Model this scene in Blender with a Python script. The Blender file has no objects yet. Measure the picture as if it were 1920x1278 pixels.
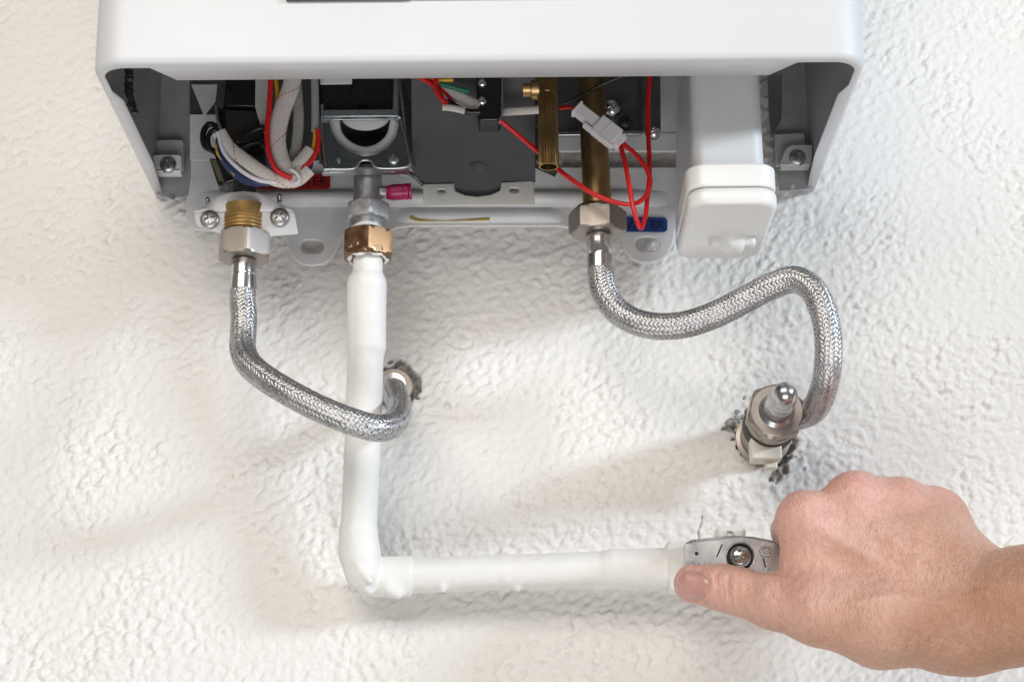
import bpy, bmesh, math
import numpy as np
from mathutils import Vector, Matrix

# ------------------------------------------------------------------ camera, light, exposure
SC = bpy.context.scene
COL = SC.collection
W0, H0 = 1920.0, 1278.0
FPX = 3617.0
CAM = Vector((0.0, -0.93, 1.2))
PITCH = math.radians(17.0)
ROLL = math.radians(0.5)
up0 = Vector((0, -math.sin(PITCH), math.cos(PITCH)))
FWD = Vector((0, math.cos(PITCH), math.sin(PITCH)))
RIGHT = Vector((1, 0, 0)) * math.cos(ROLL) - up0 * math.sin(ROLL)
UP = Vector((1, 0, 0)) * math.sin(ROLL) + up0 * math.cos(ROLL)
cd = bpy.data.cameras.new('camera')
cam = bpy.data.objects.new('camera', cd)
COL.objects.link(cam)
cd.sensor_width = 36.0
cd.lens = FPX / W0 * 36.0
cd.clip_start = 0.01
cd.clip_end = 50.0
cam.matrix_world = Matrix(((RIGHT.x, UP.x, -FWD.x, CAM.x), (RIGHT.y, UP.y, -FWD.y, CAM.y),
                           (RIGHT.z, UP.z, -FWD.z, CAM.z), (0, 0, 0, 1)))
SC.camera = cam

world = bpy.data.worlds.new('World')
SC.world = world
world.use_nodes = True
bg = world.node_tree.nodes['Background']
bg.inputs['Color'].default_value = (1.0, 0.97, 0.93, 1)
bg.inputs['Strength'].default_value = 0.17

def area_light(name, loc, target, sx, sy, power, color):
    l = bpy.data.lights.new(name, 'AREA')
    l.shape = 'RECTANGLE'; l.size = sx; l.size_y = sy
    l.energy = power; l.color = color
    o = bpy.data.objects.new(name, l)
    COL.objects.link(o)
    o.location = loc
    o.rotation_euler = (Vector(target) - Vector(loc)).to_track_quat('-Z', 'Y').to_euler()
    return o

# cool daylight from a window on the right, warm room light from the front and above
area_light('window_light', (2.05, -1.25, 1.98), (0, 0, 1.45), 0.5, 0.24, 36, (0.78, 0.89, 1.0))
area_light('room_light', (-0.36, -1.3, 1.97), (-0.03, 0, 1.45), 1.0, 0.55, 10.6, (1.0, 0.925, 0.83))
area_light('bounce_light', (0.0, -1.3, 0.15), (0, 0, 1.5), 1.3, 1.0, 14, (1.0, 0.98, 0.96))  # added fill lamp below, standing in for light bounced upwards

SC.view_settings.view_transform = 'Standard'
SC.view_settings.look = 'None'
SC.view_settings.exposure = 0.11
SC.view_settings.gamma = 1.0
SC.view_settings.use_curve_mapping = False

# ------------------------------------------------------------------ picture <-> place
def ray(px, py):
    return RIGHT * ((px - W0 / 2) / FPX) + UP * ((H0 / 2 - py) / FPX) + FWD

def at(px, py, y):
    d = ray(px, py)
    return CAM + d * ((y - CAM.y) / d.y)

def atz(px, py, z):
    d = ray(px, py)
    return CAM + d * ((z - CAM.z) / d.z)

def mpp(p):
    """metres for one photograph pixel at point p"""
    return (Vector(p) - CAM).dot(FWD) / FPX

# ------------------------------------------------------------------ materials
def mat(name, color, rough=0.5, metal=0.0, var=0.0, vscale=60.0, bump=0.0, bscale=400.0,
        coat=0.0, sss=0.0, rvar=0.0, spec=0.5, aniso=None, dark=None):
    m = bpy.data.materials.new(name)
    m.use_nodes = True
    nt = m.node_tree
    b = nt.nodes['Principled BSDF']
    b.inputs['Base Color'].default_value = (*color, 1)
    b.inputs['Roughness'].default_value = rough
    b.inputs['Metallic'].default_value = metal
    b.inputs['Specular IOR Level'].default_value = spec
    if coat:
        b.inputs['Coat Weight'].default_value = coat
        b.inputs['Coat Roughness'].default_value = 0.08
    if sss:
        b.inputs['Subsurface Weight'].default_value = sss
        b.inputs['Subsurface Radius'].default_value = (1.0, 0.9, 0.8)
        b.inputs['Subsurface Scale'].default_value = 0.002
    tc = nt.nodes.new('ShaderNodeTexCoord')
    mp = nt.nodes.new('ShaderNodeMapping')
    if aniso:
        mp.inputs['Scale'].default_value = aniso
    nt.links.new(tc.outputs['Object'], mp.inputs['Vector'])
    if var or rvar:
        n = nt.nodes.new('ShaderNodeTexNoise')
        n.inputs['Scale'].default_value = vscale
        n.inputs['Detail'].default_value = 6
        n.inputs['Roughness'].default_value = 0.62
        nt.links.new(mp.outputs['Vector'], n.inputs['Vector'])
        if var:
            r = nt.nodes.new('ShaderNodeValToRGB')
            r.color_ramp.elements[0].position = 0.3
            r.color_ramp.elements[1].position = 0.7
            lo = dark if dark else tuple(c * (1 - var) for c in color)
            hi = tuple(min(1, c * (1 + var * 0.6)) for c in color)
            r.color_ramp.elements[0].color = (*lo, 1)
            r.color_ramp.elements[1].color = (*hi, 1)
            nt.links.new(n.outputs['Fac'], r.inputs['Fac'])
            nt.links.new(r.outputs['Color'], b.inputs['Base Color'])
        if rvar:
            mr = nt.nodes.new('ShaderNodeMapRange')
            mr.inputs['From Min'].default_value = 0.3
            mr.inputs['From Max'].default_value = 0.7
            mr.inputs['To Min'].default_value = max(0.03, rough - rvar)
            mr.inputs['To Max'].default_value = min(1, rough + rvar)
            nt.links.new(n.outputs['Fac'], mr.inputs['Value'])
            nt.links.new(mr.outputs['Result'], b.inputs['Roughness'])
    if bump:
        n2 = nt.nodes.new('ShaderNodeTexNoise')
        n2.inputs['Scale'].default_value = bscale
        n2.inputs['Detail'].default_value = 4
        nt.links.new(mp.outputs['Vector'], n2.inputs['Vector'])
        bp = nt.nodes.new('ShaderNodeBump')
        bp.inputs['Strength'].default_value = 1.0
        bp.inputs['Distance'].default_value = bump
        nt.links.new(n2.outputs['Fac'], bp.inputs['Height'])
        nt.links.new(bp.outputs['Normal'], b.inputs['Normal'])
    return m

M = {}
M['enamel'] = mat('white_enamel', (0.66, 0.67, 0.695), 0.40, var=0.02, vscale=14, bump=0.00001, bscale=900, coat=0.0, spec=0.35, rvar=0.12)
M['lip'] = M['enamel']
M['liner'] = mat('grey_steel_liner', (0.42, 0.42, 0.435), 0.42, 0.2, var=0.18, vscale=90, rvar=0.1, bump=0.00003, bscale=700)
M['backplate'] = mat('grey_painted_steel', (0.77, 0.775, 0.795), 0.40, 0.0, var=0.10, vscale=70, rvar=0.08, bump=0.00003, bscale=600)
M['galv'] = mat('galvanised_steel', (0.52, 0.555, 0.58), 0.3, 1.0, var=0.06, vscale=90, rvar=0.05, bump=0.000006, bscale=300)
M['tray'] = mat('dull_tray_steel', (0.040, 0.040, 0.045), 0.5, 0.35, var=0.2, vscale=50, rvar=0.1, bump=0.00004, bscale=500)
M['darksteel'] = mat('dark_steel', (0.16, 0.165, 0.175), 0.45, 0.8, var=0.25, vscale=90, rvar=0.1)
M['brass'] = mat('dull_brass', (0.43, 0.295, 0.135), 0.38, 1.0, var=0.22, vscale=110, rvar=0.1, bump=0.00003, bscale=700)
M['brassraw'] = mat('raw_brass_thread', (0.50, 0.32, 0.12), 0.5, 0.75, var=0.2, vscale=140, rvar=0.1, bump=0.00004, bscale=900)
M['copper'] = mat('stained_brass_nut', (0.27, 0.16, 0.085), 0.38, 1.0, var=0.35, vscale=130, rvar=0.12, bump=0.00003, bscale=260)
M['nickel'] = mat('nickel_plate', (0.38, 0.34, 0.31), 0.45, 1.0, var=0.10, vscale=90, rvar=0.07, bump=0.00001, bscale=500)
M['steel'] = mat('stainless_steel', (0.66, 0.65, 0.64), 0.2, 1.0, var=0.16, vscale=180, rvar=0.08, aniso=(1, 1, 0.15))
M['screwsteel'] = mat('zinc_plated_screw', (0.5, 0.5, 0.5), 0.38, 1.0, var=0.1, vscale=200)
M['tabsteel'] = mat('grey_tab_steel', (0.60, 0.61, 0.59), 0.4, 0.25, var=0.08, vscale=90)
M['galvdark'] = mat('dark_polished_zinc', (0.24, 0.27, 0.285), 0.2, 1.0, var=0.12, vscale=60, rvar=0.06)  # galvanised steel with its dark reflection put into the colour
M['zincdark'] = mat('grimy_zinc', (0.10, 0.10, 0.11), 0.5, 0.6)  # plain dark zinc for the lever marks and letter outline
M['smoke'] = mat('smoky_black_cover', (0.035, 0.033, 0.03), 0.18)
M['valvesteel'] = mat('dull_chrome', (0.56, 0.56, 0.58), 0.27, 1.0, var=0.15, vscale=100, rvar=0.08)
M['wire_steel'] = mat('braided_steel', (0.56, 0.56, 0.57), 0.42, 1.0, var=0.22, vscale=120, rvar=0.06, bump=0.00002, bscale=1800)
M['hosecore'] = mat('hose_core_shadow_rubber', (0.10, 0.10, 0.105), 0.5, 0.4)  # own dark colour of the core inside the braid
M['chrome'] = mat('chrome', (0.74, 0.75, 0.77), 0.12, 1.0, var=0.12, vscale=120, rvar=0.06)
M['castalu'] = mat('cast_aluminium', (0.52, 0.53, 0.54), 0.46, 0.9, var=0.28, vscale=260, rvar=0.1, bump=0.0001, bscale=800)
M['zinc'] = mat('worn_zinc_casting', (0.58, 0.585, 0.605), 0.30, 0.95, var=0.30, vscale=70, rvar=0.12, bump=0.00002, bscale=350)
M['plastic'] = mat('white_plastic', (0.80, 0.80, 0.795), 0.36, var=0.02, vscale=40, sss=0.15, bump=0.00002, bscale=900)
M['plasticg'] = mat('grey_white_plastic', (0.74, 0.76, 0.775), 0.42, var=0.03, vscale=40)
M['nylon'] = mat('natural_nylon', (0.72, 0.70, 0.72), 0.38, var=0.05, vscale=200, sss=0.35)
M['black'] = mat('black_plastic', (0.012, 0.012, 0.013), 0.28, var=0.3, vscale=80, rvar=0.12)
M['blackmat'] = mat('black_rubber', (0.02, 0.02, 0.022), 0.6, var=0.3, vscale=200, bump=0.0004, bscale=260)
M['red'] = mat('red_wire', (0.62, 0.012, 0.015), 0.38, var=0.12, vscale=300, bump=0.00003, bscale=1500)
M['blue'] = mat('blue_wire', (0.008, 0.025, 0.095), 0.4)
M['yellow'] = mat('yellow_wire', (0.62, 0.36, 0.02), 0.4)
M['green'] = mat('green_wire', (0.02, 0.16, 0.09), 0.4)
M['whitewire'] = mat('white_wire', (0.70, 0.69, 0.74), 0.45)
M['sleeve'] = mat('woven_glass_sleeve', (0.64, 0.61, 0.58), 0.75, var=0.12, vscale=500, bump=0.0003, bscale=1500)
M['sleeveg'] = mat('woven_grey_sleeve', (0.33, 0.33, 0.31), 0.75, var=0.15, vscale=500, bump=0.0003, bscale=1500)
M['tracer'] = mat('red_tracer_thread', (0.5, 0.09, 0.09), 0.7)
M['redlabel'] = mat('red_sticker', (0.32, 0.008, 0.012), 0.45, var=0.1)
M['bluelabel'] = mat('blue_sticker', (0.010, 0.055, 0.26), 0.4, var=0.1)
M['ink'] = mat('dark_print', (0.012, 0.01, 0.02), 0.5)
M['magenta'] = mat('magenta_cap', (0.36, 0.006, 0.085), 0.3, var=0.15, vscale=200)
M['pipe'] = mat('white_pipe_paint', (0.80, 0.795, 0.775), 0.55, var=0.05, vscale=60, bump=0.00025, bscale=260, spec=0.3, rvar=0.12)
M['panel'] = mat('dark_display_panel', (0.06, 0.065, 0.075), 0.15)
M['paneled'] = mat('grey_display_panel', (0.45, 0.46, 0.48), 0.25)
M['foil'] = mat('black_foil_insulation', (0.03, 0.03, 0.03), 0.35, 0.3, bump=0.002, bscale=120)
M['tape'] = mat('thread_tape', (0.82, 0.82, 0.82), 0.5, bump=0.0003, bscale=500)
M['yellowpaint'] = mat('yellow_paint_mark', (0.55, 0.42, 0.06), 0.5, var=0.3, vscale=200)
M['glue'] = mat('cream_plastic_clip', (0.74, 0.71, 0.63), 0.45, sss=0.2, bump=0.0001, bscale=400)
M['cement'] = mat('loose_cement', (0.45, 0.44, 0.42), 0.9, var=0.45, vscale=320, bump=0.0006, bscale=320)
M['hair'] = mat('fine_hair', (0.50, 0.32, 0.20), 0.4)

# ------------------------------------------------------------------ object helpers
WLOC = {}

def empty(name, loc, label, category, group=None):
    o = bpy.data.objects.new(name, None)
    o.empty_display_size = 0.01
    COL.objects.link(o)
    o.location = loc
    WLOC[o.name] = Vector(loc)
    o['label'] = label; o['category'] = category
    if group:
        o['group'] = group
    return o

def obj(name, verts, faces, m, parent=None, smooth=None, bevel=0.0, solid=0.0, kind=None, label=None, segs=2):
    """one mesh object out of world-space geometry; smooth = angle in degrees"""
    vs = np.array([tuple(v) for v in verts], dtype=np.float64).reshape(-1, 3)
    c = (vs.min(0) + vs.max(0)) / 2
    me = bpy.data.meshes.new(name)
    me.from_pydata((vs - c).tolist(), [], [tuple(f) for f in faces])
    bm = bmesh.new(); bm.from_mesh(me)
    bmesh.ops.recalc_face_normals(bm, faces=bm.faces)
    if smooth is not None:
        lim = math.radians(smooth)
        for f in bm.faces: f.smooth = True
        for e in bm.edges:
            if len(e.link_faces) == 2 and e.calc_face_angle(0) > lim:
                e.smooth = False
    bm.to_mesh(me); bm.free()
    ms = m if isinstance(m, (list, tuple)) else [m]
    for k in ms:
        me.materials.append(M[k] if isinstance(k, str) else k)
    o = bpy.data.objects.new(name, me)
    COL.objects.link(o)
    base = Vector((0, 0, 0))
    if parent is not None:
        o.parent = parent
        base = WLOC[parent.name]
    o.location = Vector(c) - base
    WLOC[o.name] = Vector(c)
    if solid:
        s = o.modifiers.new('solid', 'SOLIDIFY'); s.thickness = solid; s.offset = -1
    if bevel:
        b = o.modifiers.new('bevel', 'BEVEL'); b.width = bevel; b.segments = segs
        b.limit_method = 'ANGLE'; b.angle_limit = math.radians(35)
        b.harden_normals = False
        for p in me.polygons: p.use_smooth = True
        me.set_sharp_from_angle(angle=math.radians(35))
    if kind: o['kind'] = kind
    if label: o['label'] = label
    return o

class G:
    """geometry collector"""
    def __init__(s): s.v = []; s.f = []
    def add(s, v, f):
        n = len(s.v); s.v += [tuple(a) for a in v]; s.f += [tuple(i + n for i in q) for q in f]; return s

def box_g(x0, x1, y0, y1, z0, z1):
    v = [(x, y, z) for x in (x0, x1) for y in (y0, y1) for z in (z0, z1)]
    f = [(0, 1, 3, 2), (4, 6, 7, 5), (0, 4, 5, 1), (2, 3, 7, 6), (0, 2, 6, 4), (1, 5, 7, 3)]
    return v, f

def frame_of(d):
    d = Vector(d).normalized()
    a = Vector((0, 0, 1)) if abs(d.z) < 0.9 else Vector((0, 1, 0))
    u = a.cross(d).normalized(); w = d.cross(u).normalized()
    return d, u, w

def lathe_g(base, axis, profile, n=32, rot=0.0, poly=None):
    """profile = [(distance along axis, radius)], poly = number of flats for hexagons"""
    d, u, w = frame_of(axis)
    base = Vector(base); v = []; f = []
    n = poly or n
    for (t, r) in profile:
        for k in range(n):
            a = rot + 2 * math.pi * k / n
            v.append(base + d * t + (u * math.cos(a) + w * math.sin(a)) * r)
    for i in range(len(profile) - 1):
        for k in range(n):
            k2 = (k + 1) % n
            f.append((i * n + k, i * n + k2, (i + 1) * n + k2, (i + 1) * n + k))
    if profile[0][1] > 1e-6: f.append(tuple(range(n - 1, -1, -1)))
    if profile[-1][1] > 1e-6: f.append(tuple((len(profile) - 1) * n + k for k in range(n)))
    return v, f

def hexnut_g(base, axis, length, R, rot=0.0, chamfer=0.14, n=72):
    """hexagon with the rounded chamfers of a turned nut"""
    d, u, w = frame_of(axis); base = Vector(base)
    Ri = R * math.cos(math.pi / 6)
    ts = [0.0, 0.04, 0.10, 0.18, 0.5, 0.82, 0.90, 0.96, 1.0]
    v = []; f = []
    for t in ts:
        e = min(t, 1 - t) * length
        lim = Ri * 0.955 + e * 1.75
        for k in range(n):
            a = 2 * math.pi * k / n
            am = (a % (math.pi / 3)) - math.pi / 6
            r = min(Ri / math.cos(am), lim, R * 0.992)
            v.append(base + d * (t * length) + (u * math.cos(a + rot) + w * math.sin(a + rot)) * r)
    for i in range(len(ts) - 1):
        for k in range(n):
            k2 = (k + 1) % n
            f.append((i * n + k, i * n + k2, (i + 1) * n + k2, (i + 1) * n + k))
    f.append(tuple(range(n - 1, -1, -1))); f.append(tuple((len(ts) - 1) * n + k for k in range(n)))
    return v, f

def spline(pts, step=0.001):
    """Catmull-Rom through points, resampled evenly"""
    P = np.array([tuple(p) for p in pts], float)
    P = np.vstack([2 * P[0] - P[1], P, 2 * P[-1] - P[-2]])
    out = []
    for i in range(1, len(P) - 2):
        p0, p1, p2, p3 = P[i - 1:i + 3]
        # centripetal parameters
        t0 = 0; t1 = t0 + np.linalg.norm(p1 - p0) ** 0.5; t2 = t1 + np.linalg.norm(p2 - p1) ** 0.5; t3 = t2 + np.linalg.norm(p3 - p2) ** 0.5
        t = np.linspace(t1, t2, 24, endpoint=False)[:, None]
        A1 = (t1 - t) / (t1 - t0) * p0 + (t - t0) / (t1 - t0) * p1
        A2 = (t2 - t) / (t2 - t1) * p1 + (t - t1) / (t2 - t1) * p2
        A3 = (t3 - t) / (t3 - t2) * p2 + (t - t2) / (t3 - t2) * p3
        B1 = (t2 - t) / (t2 - t0) * A1 + (t - t0) / (t2 - t0) * A2
        B2 = (t3 - t) / (t3 - t1) * A2 + (t - t1) / (t3 - t1) * A3
        out.append((t2 - t) / (t2 - t1) * B1 + (t - t1) / (t2 - t1) * B2)
    out.append(P[-2][None, :])
    C = np.vstack(out)
    seg = np.linalg.norm(np.diff(C, axis=0), axis=1)
    s = np.concatenate([[0], np.cumsum(seg)])
    n = max(3, int(s[-1] / step) + 1)
    q = np.linspace(0, s[-1], n)
    return np.stack([np.interp(q, s, C[:, k]) for k in range(3)], 1)

def frames(C):
    T = np.gradient(C, axis=0); T /= np.linalg.norm(T, axis=1)[:, None]
    N = np.zeros_like(T)
    a = np.array([0, 1.0, 0]) if abs(T[0][1]) < 0.8 else np.array([1.0, 0, 0])
    n = a - T[0] * a.dot(T[0]); n /= np.linalg.norm(n); N[0] = n
    for i in range(1, len(T)):
        n = N[i - 1] - T[i] * N[i - 1].dot(T[i]); N[i] = n / np.linalg.norm(n)
    return T, N, np.cross(T, N)

def tube_g(C, r, n=12, flat=None, cap=True):
    """sweep; r number or array; flat = thickness ratio of a ribbon that faces the room"""
    C = np.asarray(C, float); m = len(C)
    r = np.full(m, r) if np.isscalar(r) else np.asarray(r, float)
    T, N, B = frames(C)
    if flat is not None:
        vd = np.array([0, 1.0, 0.0])
        B = np.cross(T, vd); B /= np.maximum(1e-6, np.linalg.norm(B, axis=1))[:, None]; N = np.cross(B, T)
    a = np.arange(n) * 2 * np.pi / n
    k = 1.0 if flat is None else flat
    V = C[:, None, :] + (N[:, None, :] * (np.cos(a) * k)[None, :, None] + B[:, None, :] * np.sin(a)[None, :, None]) * r[:, None, None]
    f = []
    for i in range(m - 1):
        for j in range(n):
            j2 = (j + 1) % n
            f.append((i * n + j, i * n + j2, (i + 1) * n + j2, (i + 1) * n + j))
    if cap:
        f.append(tuple(range(n - 1, -1, -1))); f.append(tuple((m - 1) * n + j for j in range(n)))
    return V.reshape(-1, 3).tolist(), f

def pts(lst, y=None):
    return [at(p[0], p[1], p[2] if len(p) > 2 else y) for p in lst]

def wire(name, lst, rad, m, parent, y=None, n=10, flat=None, step=0.0015, wob=0.0, label=None):
    C = spline(pts(lst, y), step)
    v, f = tube_g(C, rad, n, flat)
    return obj(name, v, f, m, parent, smooth=60, label=label)

def plate(name, outer, y, thick, m, parent, holes=(), bevel=0.0004, push=None, label=None, kind=None, pix=True):
    """flat sheet cut to an outline (points px,py[,y]) with holes, thickness away from the room"""
    def P(l): return [at(q[0], q[1], q[2] if len(q) > 2 else y) if pix else Vector(q) for q in l]
    bm = bmesh.new()
    loops = [P(outer)] + [P(h) for h in holes]
    edges = []
    for L in loops:
        vs = [bm.verts.new(p) for p in L]
        for i in range(len(vs)):
            edges.append(bm.edges.new((vs[i], vs[(i + 1) % len(vs)])))
    o0 = loops[0]
    nrm = Vector((0, 0, 0))
    for i in range(len(o0)):
        a, b = o0[i], o0[(i + 1) % len(o0)]
        nrm += (a - o0[0]).cross(b - o0[0])
    nrm.normalize()
    if nrm.dot(o0[0] - CAM) < 0: nrm = -nrm      # away from the viewer side
    if len(loops) == 1:
        bm.faces.new([v for v in bm.verts])
    else:
        bmesh.ops.triangle_fill(bm, use_beauty=True, use_dissolve=False, edges=edges, normal=nrm)
    off = push if push else nrm * thick
    geom = list(bm.faces)
    ret = bmesh.ops.extrude_face_region(bm, geom=geom, use_keep_orig=True)
    for e in ret['geom']:
        if isinstance(e, bmesh.types.BMVert): e.co += off
    if len(loops) > 1:
        bmesh.ops.dissolve_limit(bm, angle_limit=0.01, verts=bm.verts, edges=bm.edges) if False else None
    bm.verts.index_update()
    v = [tuple(a.co) for a in bm.verts]; f = [[a.index for a in q.verts] for q in bm.faces]
    bm.free()
    return obj(name, v, f, m, parent, bevel=bevel, label=label, kind=kind)

def arc(cx, cy, rx, ry, a0, a1, n=10):
    return [(cx + rx * math.cos(math.radians(a0 + (a1 - a0) * i / n)), cy + ry * math.sin(math.radians(a0 + (a1 - a0) * i / n))) for i in range(n + 1)]

def slot(cx, cy, w, h, n=6):
    r = h / 2; k = w / 2 - r
    return arc(cx + k, cy, r, r, -90, 90, n) + arc(cx - k, cy, r, r, 90, 270, n)

def screw(parent, c, axis, R, m='galv', dome=0.45, name='screw', washer=1.0, rot=0.3):
    """round head with a cross recess cut into it"""
    d, u, w = frame_of(axis); c = Vector(c)
    nr, na = 16, 48
    v = []; f = []
    v.append(None)
    def h(a, b):
        r = math.hypot(a, b)
        z = dome * math.sqrt(max(0, 1.02 - r * r))
        ca, sa = math.cos(rot), math.sin(rot)
        p, q = a * ca + b * sa, -a * sa + b * ca
        if (abs(p) < 0.14 and abs(q) < 0.55) or (abs(q) < 0.14 and abs(p) < 0.55) or (abs(p) + abs(q) < 0.34):
            z -= 0.34
        return z
    v[0] = c + d * h(0, 0) * R
    for i in range(1, nr + 1):
        for k in range(na):
            a = 2 * math.pi * k / na; r = i / nr
            x, y = r * math.cos(a), r * math.sin(a)
            v.append(c + (u * x + w * y) * R + d * h(x, y) * R)
    for k in range(na):
        f.append((0, 1 + k, 1 + (k + 1) % na))
    for i in range(nr - 1):
        for k in range(na):
            k2 = (k + 1) % na
            f.append((1 + i * na + k, 1 + (i + 1) * na + k, 1 + (i + 1) * na + k2, 1 + i * na + k2))
    b0 = len(v)
    for k in range(na):
        a = 2 * math.pi * k / na
        v.append(c + (u * math.cos(a) + w * math.sin(a)) * R * washer - d * R * 0.3)
    for k in range(na):
        k2 = (k + 1) % na
        f.append((1 + (nr - 1) * na + k, b0 + k, b0 + k2, 1 + (nr - 1) * na + k2))
    return obj(name, v, f, m, parent, smooth=40)

def rbox(name, c, sx, sy, sz, m, parent, bevel=0.001, segs=3, rot=None, taper=None, label=None):
    v, f = box_g(-sx / 2, sx / 2, -sy / 2, sy / 2, -sz / 2, sz / 2)
    v = [Vector(a) for a in v]
    if taper:
        for a in v:
            if a.z < 0: a.x *= taper; a.y *= taper
    if rot is not None:
        v = [rot @ a for a in v]
    v = [a + Vector(c) for a in v]
    return obj(name, v, f, m, parent, bevel=bevel, segs=segs, label=label)

def text_obj(name, s, m, parent, origin, xdir, ydir, size, depth=0.0, align='LEFT', bold=0.0, sx=1.0):
    cu = bpy.data.curves.new(name + '_curve', 'FONT')
    cu.body = s; cu.size = size; cu.align_x = align; cu.extrude = depth; cu.offset = bold
    t = bpy.data.objects.new(name + '_tmp', cu); COL.objects.link(t)
    bpy.context.view_layer.update()
    dg = bpy.context.evaluated_depsgraph_get()
    me = bpy.data.meshes.new_from_object(t.evaluated_get(dg))
    X = Vector(xdir).normalized(); Y = Vector(ydir).normalized(); Z = X.cross(Y)
    v = [Vector(origin) + X * a.co.x * sx + Y * a.co.y + Z * a.co.z for a in me.vertices]
    f = [tuple(p.vertices) for p in me.polygons]
    bpy.data.objects.remove(t); bpy.data.curves.remove(cu); bpy.data.meshes.remove(me)
    return obj(name, v, f, m, parent)

rng = np.random.default_rng(7)

# ------------------------------------------------------------------ the wall (rough plaster, real relief)
def band_noise(shape, cell, size, aniso=1.0, ang=0.0, seed=0, bw=0.55):
    """random field with features of about `size` metres on a grid of pitch `cell`"""
    r = np.random.default_rng(seed)
    a = np.fft.rfft2(r.standard_normal(shape))
    fy = np.fft.fftfreq(shape[0], cell)[:, None]; fx = np.fft.rfftfreq(shape[1], cell)[None, :]
    c, s = math.cos(ang), math.sin(ang)
    u = (fx * c + fy * s) * aniso; v = (-fx * s + fy * c)
    k = np.sqrt(u * u + v * v) * size
    flt = np.exp(-((k - 0.5) / (0.5 * bw)) ** 2)
    o = np.fft.irfft2(a * flt, s=shape)
    return o / o.std()

def build_wall():
    cell = 0.00062
    X0, X1, Z0, Z1 = -0.56, 0.56, 1.10, 1.92
    vx0, vx1 = at(-10, 640, 0).x - 0.015, at(1930, 640, 0).x + 0.02
    vz0, vz1 = at(960, 1290, 0).z - 0.01, at(960, -10, 0).z + 0.01
    def axis(a, b, lo, hi):
        return np.concatenate([np.arange(a, lo, 0.0022), np.arange(lo, hi, cell), np.arange(hi, b, 0.0022)])
    xs, zs = axis(X0, X1, vx0, vx1), axis(Z0, Z1, vz0, vz1)
    sh = (int((Z1 - Z0) / cell) + 4, int((X1 - X0) / cell) + 4)
    A = math.radians(28)
    g1 = band_noise(sh, cell, 0.0029, 1.2, A, 1)
    g2 = band_noise(sh, cell, 0.0019, 1.1, A, 2)
    g3 = band_noise(sh, cell, 0.045, 1, 0, 3, 0.8)
    g4 = band_noise(sh, cell, 0.0033, 1.4, A, 4)
    g5 = band_noise(sh, cell, 0.0013, 1, 0, 5)
    g6 = band_noise(sh, cell, 0.016, 1, 0, 6, 0.8)
    g7 = band_noise(sh, cell, 0.012, 1, 0, 8, 0.8)
    amp = 0.86 + 0.34 * np.tanh(g3)                      # flatter and rougher patches
    h = 0.00018 * g1 + 0.00026 * np.tanh(2.4 * g4) + 0.00014 * np.tanh(1.5 * g2) + 0.00004 * g5 + 0.00005 * g6
    crease = np.exp(-(g4 / 0.26) ** 2) * np.clip(g7 * 0.8 + 0.15, 0, 1)
    lump = np.clip(g1 * g7 - 0.7, 0, 2.2)
    h = amp * (h - 0.00062 * crease + 0.00020 * lump) + 0.00012 * g3
    iz = np.clip(((zs - Z0) / cell).astype(int), 0, sh[0] - 1); ix = np.clip(((xs - X0) / cell).astype(int), 0, sh[1] - 1)
    S = lambda g: g[np.ix_(iz, ix)]
    hh, n1, n2, n6 = S(h), S(g1), S(g2), S(g6)
    XX, ZZ = np.meshgrid(xs, zs)
    chip = np.zeros_like(XX); depth = np.zeros_like(XX)
    def ell(px, py, rx, ry, d, rough=0.22, soft=0.10):
        nonlocal chip, depth
        c = at(px, py, 0); k = mpp(c)
        q = np.sqrt(((XX - c.x) / (rx * k)) ** 2 + ((ZZ - c.z) / (ry * k)) ** 2) + rough * (0.6 * n6 + 0.5 * n1 + 0.25 * n2)
        m = np.clip((1 - q) / soft + 0.5, 0, 1)
        chip = np.maximum(chip, m); depth = np.maximum(depth, m * d * (0.75 + 0.25 * np.tanh(n1)))
    # broken plaster round the two water outlets and below the gas cock
    ell(1438, 806, 62, 66, 0.007, 0.16)
    ell(1374, 798, 15, 12, 0.0022, 0.3)
    ell(1462, 862, 15, 34, 0.0022, 0.3)
    ell(1452, 890, 9, 16, 0.0016, 0.3)
    ell(742, 727, 40, 42, 0.006, 0.16)
    ck = [at(*q, 0) for q in ((1317, 966), (1315, 982), (1309, 996), (1311, 1013))]
    for a_, b_ in zip(ck[:-1], ck[1:]):                 # hairline crack above the gas cock
        ax, az, bx, bz = a_.x, a_.z, b_.x, b_.z
        t_ = np.clip(((XX - ax) * (bx - ax) + (ZZ - az) * (bz - az)) / ((bx - ax) ** 2 + (bz - az) ** 2), 0, 1)
        dd = np.hypot(XX - ax - t_ * (bx - ax), ZZ - az - t_ * (bz - az))
        m_ = np.clip(1.6 - dd / 0.00035, 0, 1)
        depth = np.maximum(depth, m_ * 0.0009); chip = np.maximum(chip, m_ * 0.9)
    hh = hh * (1 - 0.2 * chip) - depth + chip * (0.0004 * n2 + 0.0005 * n1)
    V = np.stack([XX, -hh, ZZ], 2).reshape(-1, 3)
    nz, nx = XX.shape
    i = np.arange(nz - 1)[:, None] * nx + np.arange(nx - 1)[None, :]
    F = np.stack([i, i + 1, i + nx + 1, i + nx], 2).reshape(-1, 4)
    me = bpy.data.meshes.new('wall')
    me.vertices.add(len(V)); me.vertices.foreach_set('co', V.astype(np.float32).ravel())
    me.loops.add(F.size); me.loops.foreach_set('vertex_index', F.ravel().astype(np.int32))
    me.polygons.add(len(F)); me.polygons.foreach_set('loop_start', (np.arange(len(F)) * 4).astype(np.int32))
    me.polygons.foreach_set('use_smooth', np.ones(len(F), bool))
    me.update(calc_edges=True)
    at_ = me.attributes.new('chip', 'FLOAT', 'POINT'); at_.data.foreach_set('value', chip.ravel().astype(np.float32))
    m = bpy.data.materials.new('rough_cream_plaster'); m.use_nodes = True
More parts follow.
